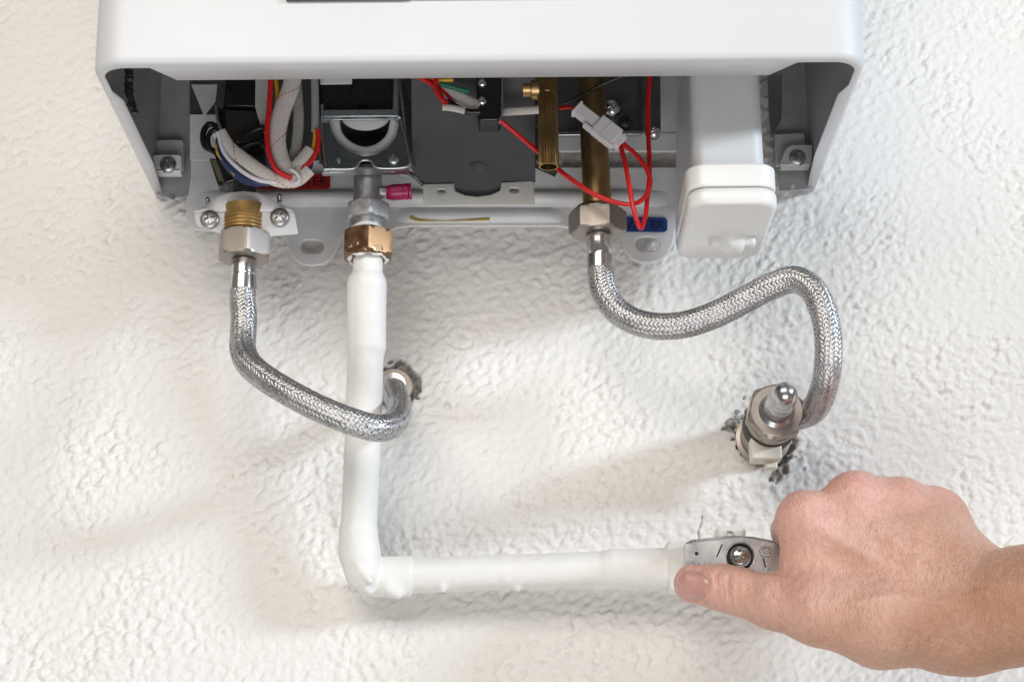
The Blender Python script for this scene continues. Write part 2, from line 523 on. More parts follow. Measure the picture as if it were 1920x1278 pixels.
    nt = m.node_tree; b = nt.nodes['Principled BSDF']
    b.inputs['Roughness'].default_value = 0.8
    b.inputs['Specular IOR Level'].default_value = 0.3
    tc = nt.nodes.new('ShaderNodeTexCoord')
    n = nt.nodes.new('ShaderNodeTexNoise'); n.inputs['Scale'].default_value = 9; n.inputs['Detail'].default_value = 7
    r = nt.nodes.new('ShaderNodeValToRGB')
    r.color_ramp.elements[0].position = 0.32; r.color_ramp.elements[1].position = 0.68
    r.color_ramp.elements[0].color = (0.77, 0.755, 0.725, 1); r.color_ramp.elements[1].color = (0.80, 0.79, 0.775, 1)
    nt.links.new(tc.outputs['Object'], n.inputs['Vector']); nt.links.new(n.outputs['Fac'], r.inputs['Fac'])
    n3 = nt.nodes.new('ShaderNodeTexNoise'); n3.inputs['Scale'].default_value = 260; n3.inputs['Detail'].default_value = 6
    r3 = nt.nodes.new('ShaderNodeValToRGB')
    r3.color_ramp.elements[0].color = (0.17, 0.16, 0.145, 1); r3.color_ramp.elements[1].color = (0.56, 0.54, 0.51, 1)
    r3.color_ramp.elements[0].position = 0.35; r3.color_ramp.elements[1].position = 0.68
    nt.links.new(tc.outputs['Object'], n3.inputs['Vector']); nt.links.new(n3.outputs['Fac'], r3.inputs['Fac'])
    a = nt.nodes.new('ShaderNodeAttribute'); a.attribute_name = 'chip'
    mx = nt.nodes.new('ShaderNodeMix'); mx.data_type = 'RGBA'
    nt.links.new(a.outputs['Fac'], mx.inputs['Factor'])
    nt.links.new(r.outputs['Color'], mx.inputs['A']); nt.links.new(r3.outputs['Color'], mx.inputs['B'])
    nt.links.new(mx.outputs['Result'], b.inputs['Base Color'])
    n4 = nt.nodes.new('ShaderNodeTexNoise'); n4.inputs['Scale'].default_value = 900; n4.inputs['Detail'].default_value = 3
    bp = nt.nodes.new('ShaderNodeBump'); bp.inputs['Distance'].default_value = 0.00012; bp.inputs['Strength'].default_value = 0.7
    nt.links.new(tc.outputs['Object'], n4.inputs['Vector']); nt.links.new(n4.outputs['Fac'], bp.inputs['Height'])
    nt.links.new(bp.outputs['Normal'], b.inputs['Normal'])
    me.materials.append(m)
    o = bpy.data.objects.new('wall', me); COL.objects.link(o)
    o['kind'] = 'structure'
    o['label'] = 'rough cream plaster wall with chipped holes round the pipe outlets'
    return o
build_wall()

# ------------------------------------------------------------------ the water heater
Z0H = at(960, 369, 0).z                  # underside of the casing
XL, XR, DEP = -0.1834, 0.1570, 0.163
heater = empty('water_heater', (0, -0.08, Z0H), 'white wall-mounted gas water heater with its underside open', 'water heater')

def build_casing():
    R = 0.015; r = 0.0036
    path = []                             # x, y, inward nx, ny, flange width
    sideF, frontF, notch = 0.0078, 0.0175, 0.0046
    yb = -0.001
    def side(sx, X):
        return [(X, y, -sx, 0.0, w) for (y, w) in ((yb, sideF - 0.003), (-0.05, sideF), (-0.10, sideF), (-0.1235, sideF), (-0.1335, notch), (-0.140, notch), (-(DEP - R), notch))]
    L = side(-1, XL)
    def corner(cx, cy, a0, a1):
        o = []
        for i in range(1, 12):
            a = math.radians(a0 + (a1 - a0) * i / 12)
            o.append((cx + R * math.cos(a), cy + R * math.sin(a), -math.cos(a), -math.sin(a), notch))
        return o
    path += L + corner(XL + R, -DEP + R, 180, 270)
    for x, w in ((XL + R, notch), (XL + 0.026, notch), (XL + 0.036, frontF)):
        path.append((x, -DEP, 0, 1, w))
    for i in range(1, 14):
        path.append((XL + 0.036 + (XR - 0.042 - XL - 0.036) * i / 14, -DEP, 0, 1, frontF))
    for x, w in ((XR - 0.042, frontF), (XR - 0.031, notch), (XR - R, notch)):
        path.append((x, -DEP, 0, 1, w))
    path += corner(XR - R, -DEP + R, 270, 360) + side(1, XR)[::-1]
    prof = [(0, 0.34), (0, 0.12), (0, 0.03), (0, r)]
    for i in range(1, 8):
        a = math.radians(90 * i / 7)
        prof.append((r - r * math.cos(a), r - r * math.sin(a)))
    v = []; f = []
    n = len(prof) + 1
    for (x, y, nx, ny, w) in path:
        for (d, z) in prof:
            v.append((x + nx * d, y + ny * d, Z0H + z))
        v.append((x + nx * w, y + ny * w, Z0H))
    for i in range(len(path) - 1):
        for k in range(n - 1):
            f.append((i * n + k, i * n + k + 1, (i + 1) * n + k + 1, (i + 1) * n + k))
    f.append(tuple(i * n for i in range(len(path))))          # roof of the casing
    o = obj('casing', v, f, 'enamel', heater, smooth=38)
    # thickness pointing inwards
    me = o.data
    bm = bmesh.new(); bm.from_mesh(me)
    c = Vector((0, 0, 0.1))
    fr = max(bm.faces, key=lambda q: q.calc_area() if abs(q.normal.y) > 0.9 else 0)
    if fr.normal.y > 0: bmesh.ops.reverse_faces(bm, faces=bm.faces)
    bm.to_mesh(me); bm.free()
    s = o.modifiers.new('solid', 'SOLIDIFY'); s.thickness = 0.0009; s.offset = -1
    return o
build_casing()

# display panel just entering the picture at the top
p0, p1 = at(536, 5, -DEP), at(1238, 2, -DEP)
zp = p0.z
mid = at(770, 3, -DEP).x
v, f = box_g(p0.x, mid, -DEP - 0.0022, -DEP - 0.0002, zp, zp + 0.05)
pan = obj('control_panel', v, f, 'panel', heater, bevel=0.0008)
v, f = box_g(mid + 0.0003, p1.x, -DEP - 0.0015, -DEP - 0.0002, zp + 0.0004, zp + 0.05)
obj('panel_strip', v, f, 'paneled', pan, bevel=0.0008)

# unseen closed box added above the open bay to keep light out of it
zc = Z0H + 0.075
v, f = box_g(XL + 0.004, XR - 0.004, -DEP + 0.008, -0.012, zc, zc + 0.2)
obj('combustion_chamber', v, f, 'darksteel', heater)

# --- side rails with their tabs and screws
def rail(left):
    ys = -0.010
    if left:
        o = plate('side_rail', [(292, 90), (358, 90), (357, 330), (352, 366), (346, 371), (292, 371)], ys, 0.0012, 'liner', heater, bevel=0.0003)
        # side liner running forwards
        xw = XL + 0.0045
        a = at(286, 371, ys)
        v = [(XL + 0.0022, ys, Z0H + 0.002), (XL + 0.0022, ys, Z0H + 0.08), (XL + 0.0022, -0.15, Z0H + 0.08), (XL + 0.0022, -0.15, Z0H + 0.004)]
        obj('side_liner', v, [(0, 1, 2, 3)], 'liner', o, solid=0.001)
        pl = plate('mounting_tab', arc(298, 270, 8, 8, 180, 270, 4) + arc(336, 270, 8, 8, 270, 360, 4) + [(344, 320), (298, 320), (294, 290)], ys - 0.006, 0.0012, 'tabsteel', o, bevel=0.0003)
        pl2 = plate('screw_tab', arc(292, 296, 6, 6, 180, 270, 4) + arc(334, 296, 6, 6, 270, 360, 4) + [(340, 321), (290, 321)], ys - 0.013, 0.0012, 'backplate', o, bevel=0.0003)
        v, f = box_g(at(293, 300, ys - 0.013).x, at(338, 300, ys - 0.013).x, ys - 0.013, ys - 0.0045, at(300, 317, ys - 0.013).z, at(300, 320.5, ys - 0.013).z)
        obj('tab_bend', v, f, 'backplate', o, bevel=0.0003)
        screw(o, at(315, 309, ys - 0.0135), (0, -1, 0), 0.0042, 'screwsteel')
        obj('rivet', *lathe_g(at(323, 372, ys - 0.001), (0, -1, 0), [(0, 0.0014), (0.001, 0.0011), (0.0014, 0)], 14), 'galv', o, smooth=40)
    else:
        o = plate('side_rail', [(1452, 80), (1524, 80), (1524, 357), (1462, 358), (1452, 300)], ys, 0.0012, 'liner', heater,
                  holes=[arc(1487, 351, 4.5, 4.0, 0, 330, 10)], bevel=0.0003)
        a = at(1528, 358, ys)
        v = [(XR - 0.0022, ys, Z0H + 0.002), (XR - 0.0022, ys, Z0H + 0.08), (XR - 0.0022, -0.15, Z0H + 0.08), (XR - 0.0022, -0.15, Z0H + 0.004)]
        obj('side_liner', v, [(0, 1, 2, 3)], 'liner', o, solid=0.001)
        plate('mounting_tab', [(1452, 252)] + arc(1503, 255, 6, 6, 270, 360, 4) + [(1510, 310), (1455, 312)], ys - 0.006, 0.0012, 'tabsteel', o, bevel=0.0003)
        plate('screw_tab', [(1474, 277), (1484, 272), (1524, 271), (1522, 307), (1462, 309), (1470, 285)], ys - 0.013, 0.0012, 'tabsteel', o, bevel=0.0003)
        v, f = box_g(at(1466, 300, ys - 0.013).x, at(1520, 300, ys - 0.013).x, ys - 0.013, ys - 0.0045, at(1490, 305, ys - 0.013).z, at(1490, 308.5, ys - 0.013).z)
        obj('tab_bend', v, f, 'tabsteel', o, bevel=0.0003)
        screw(o, at(1495, 296, ys - 0.0135), (0, -1, 0), 0.0042, 'screwsteel', rot=0.9)
        plate('inner_flange', [(1440, 140), (1466, 140), (1466, 222), (1451, 252), (1446, 260), (1441, 206)], ys - 0.02, 0.001, 'galv', o, bevel=0.0002)
    return o
rail(True); rail(False)

# black foil insulation behind the front corner
C = spline(pts([(243, 128), (242, 160), (246, 190), (252, 212)], -0.118), 0.0008)
rr = 0.0021 + 0.0003 * rng.standard_normal(len(C))
C = C + 0.0003 * rng.standard_normal(C.shape)
obj('insulation_strip', *tube_g(C, rr, 7, flat=0.5), 'foil', heater, smooth=25)

# --- back plate: lower bar with two ears, then the upper shelf
YB = -0.009
ear1 = [(528, 441), (536, 452), (541, 468), (549, 482), (563, 494), (585, 498), (608, 495), (622, 485), (631, 470), (637, 455), (645, 440)]
ear2 = [(1160, 432), (1166, 452), (1172, 470), (1183, 484), (1200, 492), (1220, 492), (1240, 486), (1254, 474), (1262, 458), (1266, 432)]
out = [(349, 290), (349, 412), (354, 424), (366, 430), (440, 436), (500, 438)] + ear1 + [(680, 436), (728, 434), (745, 427), (770, 424), (1050, 424), (1066, 427), (1085, 432), (1130, 433)] + ear2 + [(1283, 430), (1283, 313), (1050, 313), (1040, 330), (1000, 312), (700, 312), (600, 290)]
bp_ = plate('back_plate', out, YB, 0.0025, 'backplate', heater, holes=[slot(585, 462, 44, 25), slot(1214, 457, 46, 27)], bevel=0.0006)
# pressed ridge along the bar
def ridge(name, a, b, z_px, h_px, dep):
    v = []; f = []
    N = 40
    for i in range(N + 1):
        px = a + (b - a) * i / N
        e = min(1, min(i, N - i) / 4.0)
        for j in range(9):
            t = j / 8
            q = at(px, z_px + (t - 0.5) * h_px, YB)
            v.append((q.x, YB + 0.0004 - dep * e * math.sin(math.pi * t) ** 0.7, q.z))
    for i in range(N):
        for j in range(8):
            f.append((i * 9 + j, i * 9 + j + 1, (i + 1) * 9 + j + 1, (i + 1) * 9 + j))
    return obj(name, v, f, 'backplate', bp_, smooth=60)
ridge('pressed_ridge', 372, 1262, 372, 34, 0.0045)
ridge('pressed_ridge', 740, 1062, 404, 30, 0.003)
plate('upper_shelf', [(1040, 248), (1285, 248), (1285, 284), (1040, 284)], -0.016, 0.002, 'backplate', heater, bevel=0.0005)
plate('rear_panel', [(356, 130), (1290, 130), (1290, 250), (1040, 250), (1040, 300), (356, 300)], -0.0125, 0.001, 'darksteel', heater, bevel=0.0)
plate('grey_liner', [(356, 215), (420, 215), (420, 300), (356, 300)], -0.0145, 0.001, 'backplate', heater, bevel=0.0)
plate('grey_liner', [(1236, 130), (1290, 130), (1290, 250), (1236, 250)], -0.0155, 0.001, 'backplate', heater, bevel=0.0)

# stickers with their lettering
def label_plate(name, quad, y, m, txt, tx, ty, size, sx=1.0):
    o = plate(name, quad, y, 0.0003, m, heater, bevel=0.0)
    text_obj('lettering', txt, 'ink', o, at(tx, ty, y - 0.0002), (1, 0, 0), (0, 0, 1), size, bold=0.00005, align='RIGHT', sx=sx)
    return o
label_plate('hot_water_sticker', [(482, 327), (619, 327), (619, 351), (614, 354), (482, 354)], YB - 0.0049, 'redlabel', 'WATER', 613, 348, 0.0068)
label_plate('cold_water_sticker', [(1140, 406), (1246, 408), (1251, 413), (1251, 431), (1246, 435), (1140, 434)], YB - 0.0016, 'bluelabel', 'WATER', 1246, 429, 0.0066, 1.02)
# yellow paint smear on the bar
C = spline(pts([(769, 407), (782, 412), (830, 414), (870, 413), (912, 411), (918, 411)], YB - 0.0028), 0.001)
rr = np.interp(np.arange(len(C)), [0, len(C) * .08, len(C) * .4, len(C) * .6, len(C) - 1], [0.0010, 0.0007, 0.00022, 0.0004, 0.0007])
obj('paint_mark', *tube_g(C, rr, 8, flat=0.3), 'yellowpaint', heater, smooth=60)

# --- left: black flow switch with its brackets and elbows
fs = plate('flow_switch', [(424, 130), (502, 130), (500, 205), (513, 240), (500, 320), (420, 345), (402, 290), (408, 200), (418, 204)], -0.055, 0.012, 'black', heater, bevel=0.0012)
plate('switch_cover', [(420, 205), (478, 208), (496, 262), (440, 268), (425, 250)], -0.0575, 0.0024, 'smoke', fs, bevel=0.0005)
plate('switch_cover', [(428, 140), (478, 140), (478, 200), (424, 199)], -0.0585, 0.003, 'black', fs, bevel=0.0007)
plate('steel_edge', [(401, 196), (407, 196), (410, 222), (421, 255), (440, 272), (434, 276), (414, 256), (405, 225)], -0.060, 0.004, 'galv', fs, bevel=0.0003)
plate('steel_wing', [(479, 130), (507, 130), (506, 190), (501, 235), (499, 262), (484, 222), (478, 200)], -0.062, 0.001, 'tabsteel', fs, bevel=0.0003)
plate('funnel_plate', [(358, 158), (408, 158), (404, 190), (384, 215), (381, 214)], -0.045, 0.001, 'tabsteel', fs, bevel=0.0003)
plate('terminal_block', [(392, 296), (432, 300), (450, 340), (424, 348), (408, 347)], -0.05, 0.010, 'black', fs, bevel=0.0008)
plate('mica_window', [(395, 300), (440, 302), (468, 336), (411, 340)], -0.0505, 0.0004, mat('smoky_label', (0.16, 0.14, 0.09), 0.25), fs, bevel=0)
wire('rubber_loop', [(412, 240), (392, 233), (381, 250), (385, 275), (402, 284)], 0.0015, 'black', fs, y=-0.048)
wire('rubber_loop', [(412, 245), (398, 245), (390, 258), (395, 280), (408, 290)], 0.0012, 'black', fs, y=-0.052)
wire('black_cable', [(455, 262), (470, 248), (492, 240), (503, 246)], 0.0016, 'black', fs, y=-0.064)
wire('black_cable', [(440, 285), (462, 272), (490, 268), (505, 285)], 0.0014, 'black', fs, y=-0.062)
obj('rubber_neck', *lathe_g(at(459, 345, -0.055), (0, 0, -1), [(0, 0.0056), (0.003, 0.0056), (0.0045, 0.0058)], 28), 'blackmat', fs, smooth=40)
rbox('switch_body', at(460, 300, -0.045), 0.022, 0.014, 0.018, 'black', fs, bevel=0.0012)

# --- left outlet: bracket, flange and brass thread
YO = -0.055
ob = plate('outlet_bracket', [(364, 403), (372, 398), (430, 398), (430, 437), (420, 440), (372, 424), (367, 418)], YO - 0.004, 0.0012, 'enamel', heater, bevel=0.0003, label='white painted ear of the outlet bracket')
plate('outlet_bracket', [(486, 396), (548, 394), (553, 400), (559, 438), (486, 444)], YO - 0.004, 0.0012, 'enamel', heater, bevel=0.0003)
# arched shoulder above the thread
sh = []
for px, py in [(366, 401), (380, 392), (410, 372), (432, 365), (458, 362), (482, 365), (502, 374), (530, 388), (548, 396)]:
    sh.append((px, py))
v = []; f = []
for i, (px, py) in enumerate(sh):
    a = at(px, py, YO - 0.002); b = at(458 + (px - 458) * 1.0, 398, YO - 0.0045)
    c = Vector((a.x, YO + 0.008, a.z))
    v += [a, b, c]
for i in range(len(sh) - 1):
    f += [(3 * i, 3 * i + 1, 3 * i + 4, 3 * i + 3), (3 * i + 2, 3 * i, 3 * i + 3, 3 * i + 5)]
obj('bracket_shoulder', v, f, 'backplate', ob, smooth=35, solid=0.001)
screw(heater, at(393, 411, YO - 0.0055), (0, -1, 0), 0.0046, 'screwsteel', dome=0.35)
screw(heater, at(524, 407, YO - 0.0055), (0, -1, 0), 0.0046, 'screwsteel', dome=0.35, rot=0.7)
for (px, py) in ((389, 384), (524, 378)):
    obj('screw_tip', *lathe_g(at(px, py, YO + 0.002), (0, 0, 1), [(0, 0.0014), (0.0006, 0.0011), (0.0012, 0.0014), (0.0018, 0.0011), (0.0024, 0.0014), (0.003, 0.0011), (0.0042, 0.0002)], 12), 'screwsteel', heater, smooth=50)
oc = at(459, 388, YO)
prof = [(0, 0.0097), (0.006, 0.0099)]
t = 0.0065
while t < 0.0165:
    prof += [(t, 0.0101), (t + 0.0006, 0.0101), (t + 0.0011, 0.0094), (t + 0.0015, 0.0094)]; t += 0.00185
obj('brass_outlet', *lathe_g(oc, (0, 0, -1), prof, 40), 'brassraw', heater, smooth=30)

# --- gas inlet: solenoid valve in its bent steel bracket
YS = -0.072
sv = plate('solenoid_bracket', [(600, 222), (606, 220), (748, 219), (752, 223), (770, 300), (769, 308), (764, 313), (704, 313), (701, 310), (699, 304), (694, 301), (678, 301), (673, 304), (671, 311), (668, 314), (612, 318), (606, 314), (603, 300)],
           YS, 0.0012, 'galvdark', heater,
           holes=[[(616, 228), (630, 225), (740, 224), (748, 232), (742, 258), (728, 277), (706, 290), (682, 293), (655, 285), (634, 268), (622, 248)]], bevel=0.0005)
# side cheeks and floor of the bracket
def quad(name, a, m, parent, solid=0.001):
    return obj(name, a, [(0, 1, 2, 3)], m, parent, solid=solid)
quad('bracket_cheek', [at(768, 308, YS), at(750, 140, YS), at(750, 140, YS) + Vector((0.004, 0.035, 0)), at(768, 275, YS) + Vector((0.004, 0.03, 0))], 'galv', sv)
quad('bracket_cheek', [at(602, 308, YS), at(597, 140, YS), at(597, 140, YS) + Vector((0, 0.02, 0)), at(602, 280, YS) + Vector((0, 0.02, 0))], 'galv', sv)
quad('bracket_floor', [at(606, 315, YS + 0.001), at(766, 313, YS + 0.001), at(766, 313, YS + 0.001) + Vector((0, 0.007, 0)), at(606, 315, YS + 0.001) + Vector((0, 0.007, 0))], 'galv', sv)
for pl_ in ([(602, 222), (605, 262), (611, 314)], [(751, 222), (761, 262), (769, 306)], [(608, 317), (668, 314), (672, 306), (678, 301), (694, 301), (700, 306), (703, 313), (764, 312), (769, 306)], [(602, 221), (680, 220), (751, 220)]):
    wire('bracket_rim', pl_, 0.0007, 'galv', sv, y=YS - 0.0005, n=8)
plate('bracket_step', [(602, 320), (668, 317), (764, 315), (740, 322), (668, 322), (604, 325)], YS + 0.004, 0.004, 'galv', sv, bevel=0.0004)
plate('yoke_frame', [(601, 195), (607, 195), (607, 206), (736, 205), (738, 140), (748, 140), (747, 218), (601, 219)], YS - 0.0035, 0.003, 'galv', sv, bevel=0.0003)
plate('coil', [(598, 130), (742, 130), (740, 207), (600, 207)], YS + 0.002, 0.02, 'black', sv, bevel=0.0006)
plate('coil_band', [(600, 130), (660, 130), (660, 157), (600, 158)], YS + 0.0012, 0.001, 'plasticg', sv, bevel=0.0003)
C = spline(pts([(624, 226), (632, 256), (655, 278), (684, 287), (712, 280), (735, 258), (744, 228)], YS + 0.008), 0.001)
obj('coil_bobbin_rim', *tube_g(C, 0.0032, 12, flat=0.9), 'plasticg', sv, smooth=60)
plate('coil_bobbin', [(634, 219)] + arc(684, 212, 46, 27, 165, 15, 14) + [(734, 219)], YS + 0.0035, 0.004, 'plasticg', sv, bevel=0.0006)
cc = at(684, 226, YS + 0.014)
obj('coil_winding', *lathe_g(cc + Vector((0, 0, -0.004)), (0, 0.25, 1), [(0, 0.011), (0.0, 0.0135), (0.02, 0.0135)], 40), 'black', sv, smooth=40)
plate('coil_back', [(604, 222), (766, 222), (768, 312), (606, 314)], YS + 0.022, 0.001, 'tray', sv, bevel=0)
screw(sv, at(738, 298, YS - 0.0005), (0, -1, 0), 0.0030, 'galv', dome=0.5)
obj('rivet', *lathe_g(at(635, 301, YS), (0, -1, 0), [(0, 0.0013), (0.0012, 0.0012), (0.0013, 0.0007), (0.0004, 0.0006), (0.0003, 0)], 18), 'galv', sv, smooth=40)
YG = -0.056
gs = obj('gas_inlet', *lathe_g(at(690, 318, YG), (0, 0, -1), [(0, 0.0070), (0.013, 0.0068), (0.0165, 0.0071), (0.019, 0.0074)], 40), 'castalu', heater, smooth=40)
g0 = at(690, 384, YG)
obj('inlet_hexagon', *hexnut_g(g0, (0, 0, -1), 0.0085, 0.0113, rot=0.35), 'castalu', gs, smooth=25)
obj('inlet_collar', *lathe_g(g0 + Vector((0, 0, -0.0085)), (0, 0, -1), [(0, 0.0084), (0.001, 0.0088), (0.004, 0.0088), (0.0045, 0.0084), (0.006, 0.0084)], 40), 'castalu', gs, smooth=30)
obj('side_nipple', *lathe_g(at(708, 361, YG), (1, 0, 0), [(0, 0.0032), (0.004, 0.0032), (0.0045, 0.0028), (0.008, 0.0028)], 20), 'castalu', gs, smooth=40)
cpx = at(719, 362, YG)
obj('thread_cap', *lathe_g(cpx, (1, 0.0, 0.06), [(0, 0.0004), (0.0006, 0.0022), (0.002, 0.0034), (0.0045, 0.0039), (0.0092, 0.0040), (0.0095, 0.0037), (0.0102, 0.0037), (0.0105, 0.0041), (0.0118, 0.0041), (0.0121, 0.0037), (0.0126, 0.0041), (0.0136, 0.004), (0.0137, 0.0)], 28), 'magenta', heater, smooth=40)

# --- centre: burner tray underside and its lower flange
bt = plate('burner_tray', [(770, 130, -0.092), (1004, 130, -0.092), (1004, 343, -0.050), (940, 343, -0.050), (938, 358, -0.0475), (920, 366, -0.0462), (896, 370, -0.0457), (872, 367, -0.0462), (854, 359, -0.0475), (851, 345, -0.050), (792, 346, -0.050), (772, 318, -0.0545)], None, 0.0012, 'tray', heater, bevel=0.0003)
plate('tray_flange', [(792, 345), (850, 344), (853, 358), (872, 367), (896, 370), (920, 366), (937, 358), (941, 342), (1000, 339), (1003, 384), (800, 386), (794, 382)], -0.0512, 0.0012, 'tabsteel', bt,
      holes=[slot(828, 360, 17, 11), slot(964, 357, 18, 10)], bevel=0.0003, label='paler bent flange with two slots')
C = spline(pts([(746, 322), (770, 328), (786, 340), (794, 350)], -0.05), 0.001)
obj('tray_rim', *tube_g(C, 0.0016, 10), 'galv', bt, smooth=60)
obj('dimple', *lathe_g(at(898, 306, -0.0578), (0, -0.9, -0.4), [(0, 0.0045), (0.0004, 0.003), (0.0006, 0)], 28), 'tray', bt, smooth=80)

# --- ignition box with its two screws
ig = plate('ignition_box', [(893, 130), (941, 130), (939, 222), (932, 226), (897, 226), (894, 205)], -0.098, 0.014, 'black', heater, bevel=0.0008)
plate('box_edge', [(939, 130), (945, 130), (943, 218), (936, 230), (934, 225), (939, 215)], -0.0985, 0.004, 'galv', ig, bevel=0.0003)
screw(ig, at(904, 155, -0.0985), (0, -1, 0), 0.0023, 'chrome', dome=0.6)
screw(ig, at(904, 189, -0.0985), (0, -1, 0), 0.0023, 'chrome', dome=0.6, rot=0.8)
plate('rear_bracket', [(943, 130), (1195, 130), (1200, 246), (1040, 250), (943, 215)], -0.035, 0.0012, 'darksteel', heater, bevel=0.0004)
plate('shelf_lip', [(1042, 246), (1204, 244), (1204, 252), (1042, 254)], -0.0375, 0.003, 'galv', heater, bevel=0.0004)

# wires and sleeves beside the ignition box
YW = -0.1
wire('red_wire', [(775, 140), (800, 152), (820, 168), (828, 182), (834, 192)], 0.0011, 'red', heater, y=YW)
wire('red_wire', [(824, 136), (816, 155), (820, 175), (838, 195)], 0.0012, 'red', heater, y=YW - 0.003)
wire('red_wire', [(790, 138), (815, 158), (840, 180), (852, 196)], 0.0010, 'red', heater, y=YW + 0.002)
wire('yellow_wire', [(800, 140), (820, 150), (850, 150)], 0.0011, 'yellow', heater, y=YW + 0.001)
wire('green_wire', [(825, 158), (850, 164), (880, 172)], 0.0012, 'green', heater, y=YW + 0.001)
wire('black_wire', [(838, 190), (860, 203), (880, 210), (900, 210)], 0.0015, 'black', heater, y=YW - 0.001)
wire('wire_sleeve', [(826, 166), (850, 178), (875, 190), (898, 202)], 0.0032, 'sleeve', heater, y=YW + 0.003, flat=0.5, n=16)
wire('wire_sleeve', [(830, 201), (850, 203), (872, 208)], 0.0017, 'sleeve', heater, y=YW - 0.002, flat=0.7, n=12)
wire('wire_sleeve', [(930, 211), (960, 209), (1010, 206)], 0.0021, 'sleeve', heater, y=-0.09, flat=0.6, n=12)

# --- ribbed brass relief valve
YR = -0.085
def ribbed(base, axis, L, R, nr, prof):
    d, u, w = frame_of(axis); base = Vector(base); n = nr * 4; v = []; f = []
    for (t, k, rib) in prof:
        for i in range(n):
            a = 2 * math.pi * i / n
            rr_ = R * k * (1 + (0.05 if i % 4 in (0, 1) else -0.06) * rib)
            v.append(base + d * t + (u * math.cos(a) + w * math.sin(a)) * rr_)
    for j in range(len(prof) - 1):
        for i in range(n):
            i2 = (i + 1) % n
            f.append((j * n + i, j * n + i2, (j + 1) * n + i2, (j + 1) * n + i))
    return v, f
rt = at(1026, 132, YR); rb = at(1026, 313, YR)
Lr = rt.z - rb.z
q = at(1026, 179, YR); s1 = rt.z - q.z
k = 1.0
rv = obj('relief_valve', *ribbed(rt, (0, 0, -1), Lr, 0.0046, 26, [(0, 0.96, 1), (s1 - 0.0008, 0.96, 1), (s1 - 0.0003, 0.92, 0), (s1, 1.0, 0), (s1 + 0.0006, 1.0, 1), (Lr - 0.0006, 1.02, 1), (Lr, 1.0, 0), (Lr, 0.86, 0), (Lr - 0.012, 0.84, 0), (Lr - 0.012, 0.0, 0)]), 'brass', heater, smooth=30)
obj('valve_boss', *lathe_g(at(1026, 163, YR) + Vector((-0.0115, 0.002, 0)), (1, 0, 0), [(0, 0.0042), (0.0035, 0.0042), (0.004, 0.0055), (0.0075, 0.0055), (0.0078, 0.004)], 28), 'brass', rv, smooth=30)

# --- brass cold inlet pipe
YI = -0.055
it = at(1108, 130, YI - 0.002); ib = at(1120, 392, YI)
d = ib - it
ip = obj('inlet_pipe', *lathe_g(it, d, [(0, 0.0064), (d.length * 0.62, 0.0068), (d.length * 0.95, 0.0070), (d.length, 0.0070)], 40), 'brass', heater, smooth=40)
obj('inlet_flange', *lathe_g(at(1120, 389, YI), (0, 0, -1), [(0, 0.0085), (0.0004, 0.0105), (0.0016, 0.011), (0.0026, 0.0112)], 40), 'brass', ip, smooth=40)
# screws and strap behind it
screw(heater, at(1147, 203, -0.038), (0, -1, -0.15), 0.0046, 'chrome', dome=0.7, rot=0.5)
screw(heater, at(1172, 229, -0.037), (0, -1, 0), 0.0032, 'tray', dome=0.6)
st = plate('steel_strap', [(1203, 130), (1238, 130), (1239, 246)] + arc(1224, 247, 15, 15, 0, 180, 8) + [(1205, 250)], -0.044, 0.0012, 'darksteel', heater, bevel=0.0004)
screw(st, at(1227, 248, -0.0445), (0, -1, -0.2), 0.0030, 'chrome', dome=0.6)

# --- the loose red lead with its white connector
cw = at(1080, 203, -0.078); ce = at(1167, 271, -0.078)
X = (ce - cw).normalized(); Yv = Vector((0, -1, 0)); Zv = X.cross(Yv).normalized()
Rm = Matrix((X, Yv, Zv)).transposed()
def cbox(name, t0, t1, w, h, parent, off=0.0, offz=0.0, m='nylon'):
    L = (ce - cw).length
    c = cw + X * L * (t0 + t1) / 2 + Yv * offz + Zv * off
    return rbox(name, c, L * (t1 - t0), h, w, m, parent, bevel=0.0005, rot=Rm, segs=2)
cn = cbox('wire_connector', 0.02, 0.50, 0.0062, 0.0055, heater)
cbox('connector_rim', 0.0, 0.05, 0.0076, 0.0062, cn)
cbox('connector_socket', 0.45, 0.88, 0.0096, 0.0078, cn)
cbox('connector_latch', 0.30, 0.92, 0.0022, 0.004, cn, off=0.0048, offz=0.002)
cbox('connector_tail', 0.86, 1.0, 0.0072, 0.006, cn)
cbox('connector_rib', 0.62, 0.66, 0.0099, 0.0081, cn)
wire('red_lead', [(938, 226, -0.098), (970, 252, -0.094), (1003, 280, -0.082), (1030, 304, -0.074), (1060, 328, -0.077), (1110, 362, -0.082), (1150, 378, -0.084), (1185, 383, -0.086), (1208, 371, -0.084), (1219, 345, -0.082), (1213, 318, -0.08), (1192, 290, -0.078), (1166, 268, -0.078)], 0.00115, 'red', heater, step=0.001)
wire('red_lead', [(1163, 272, -0.079), (1172, 305, -0.083), (1180, 350, -0.088), (1190, 400, -0.089), (1201, 428, -0.087), (1209, 410, -0.084), (1214, 370, -0.08), (1218, 320, -0.076), (1216, 260, -0.07), (1215, 200, -0.066), (1219, 135, -0.064)], 0.00115, 'red', heater, step=0.001)
wire('red_lead', [(1050, 203, -0.07), (1068, 201, -0.074), (1084, 206, -0.078)], 0.001, 'red', heater)
wire('black_lead', [(1056, 195, -0.06), (1090, 180, -0.062), (1130, 158, -0.066), (1180, 138, -0.07)], 0.0007, 'black', heater)

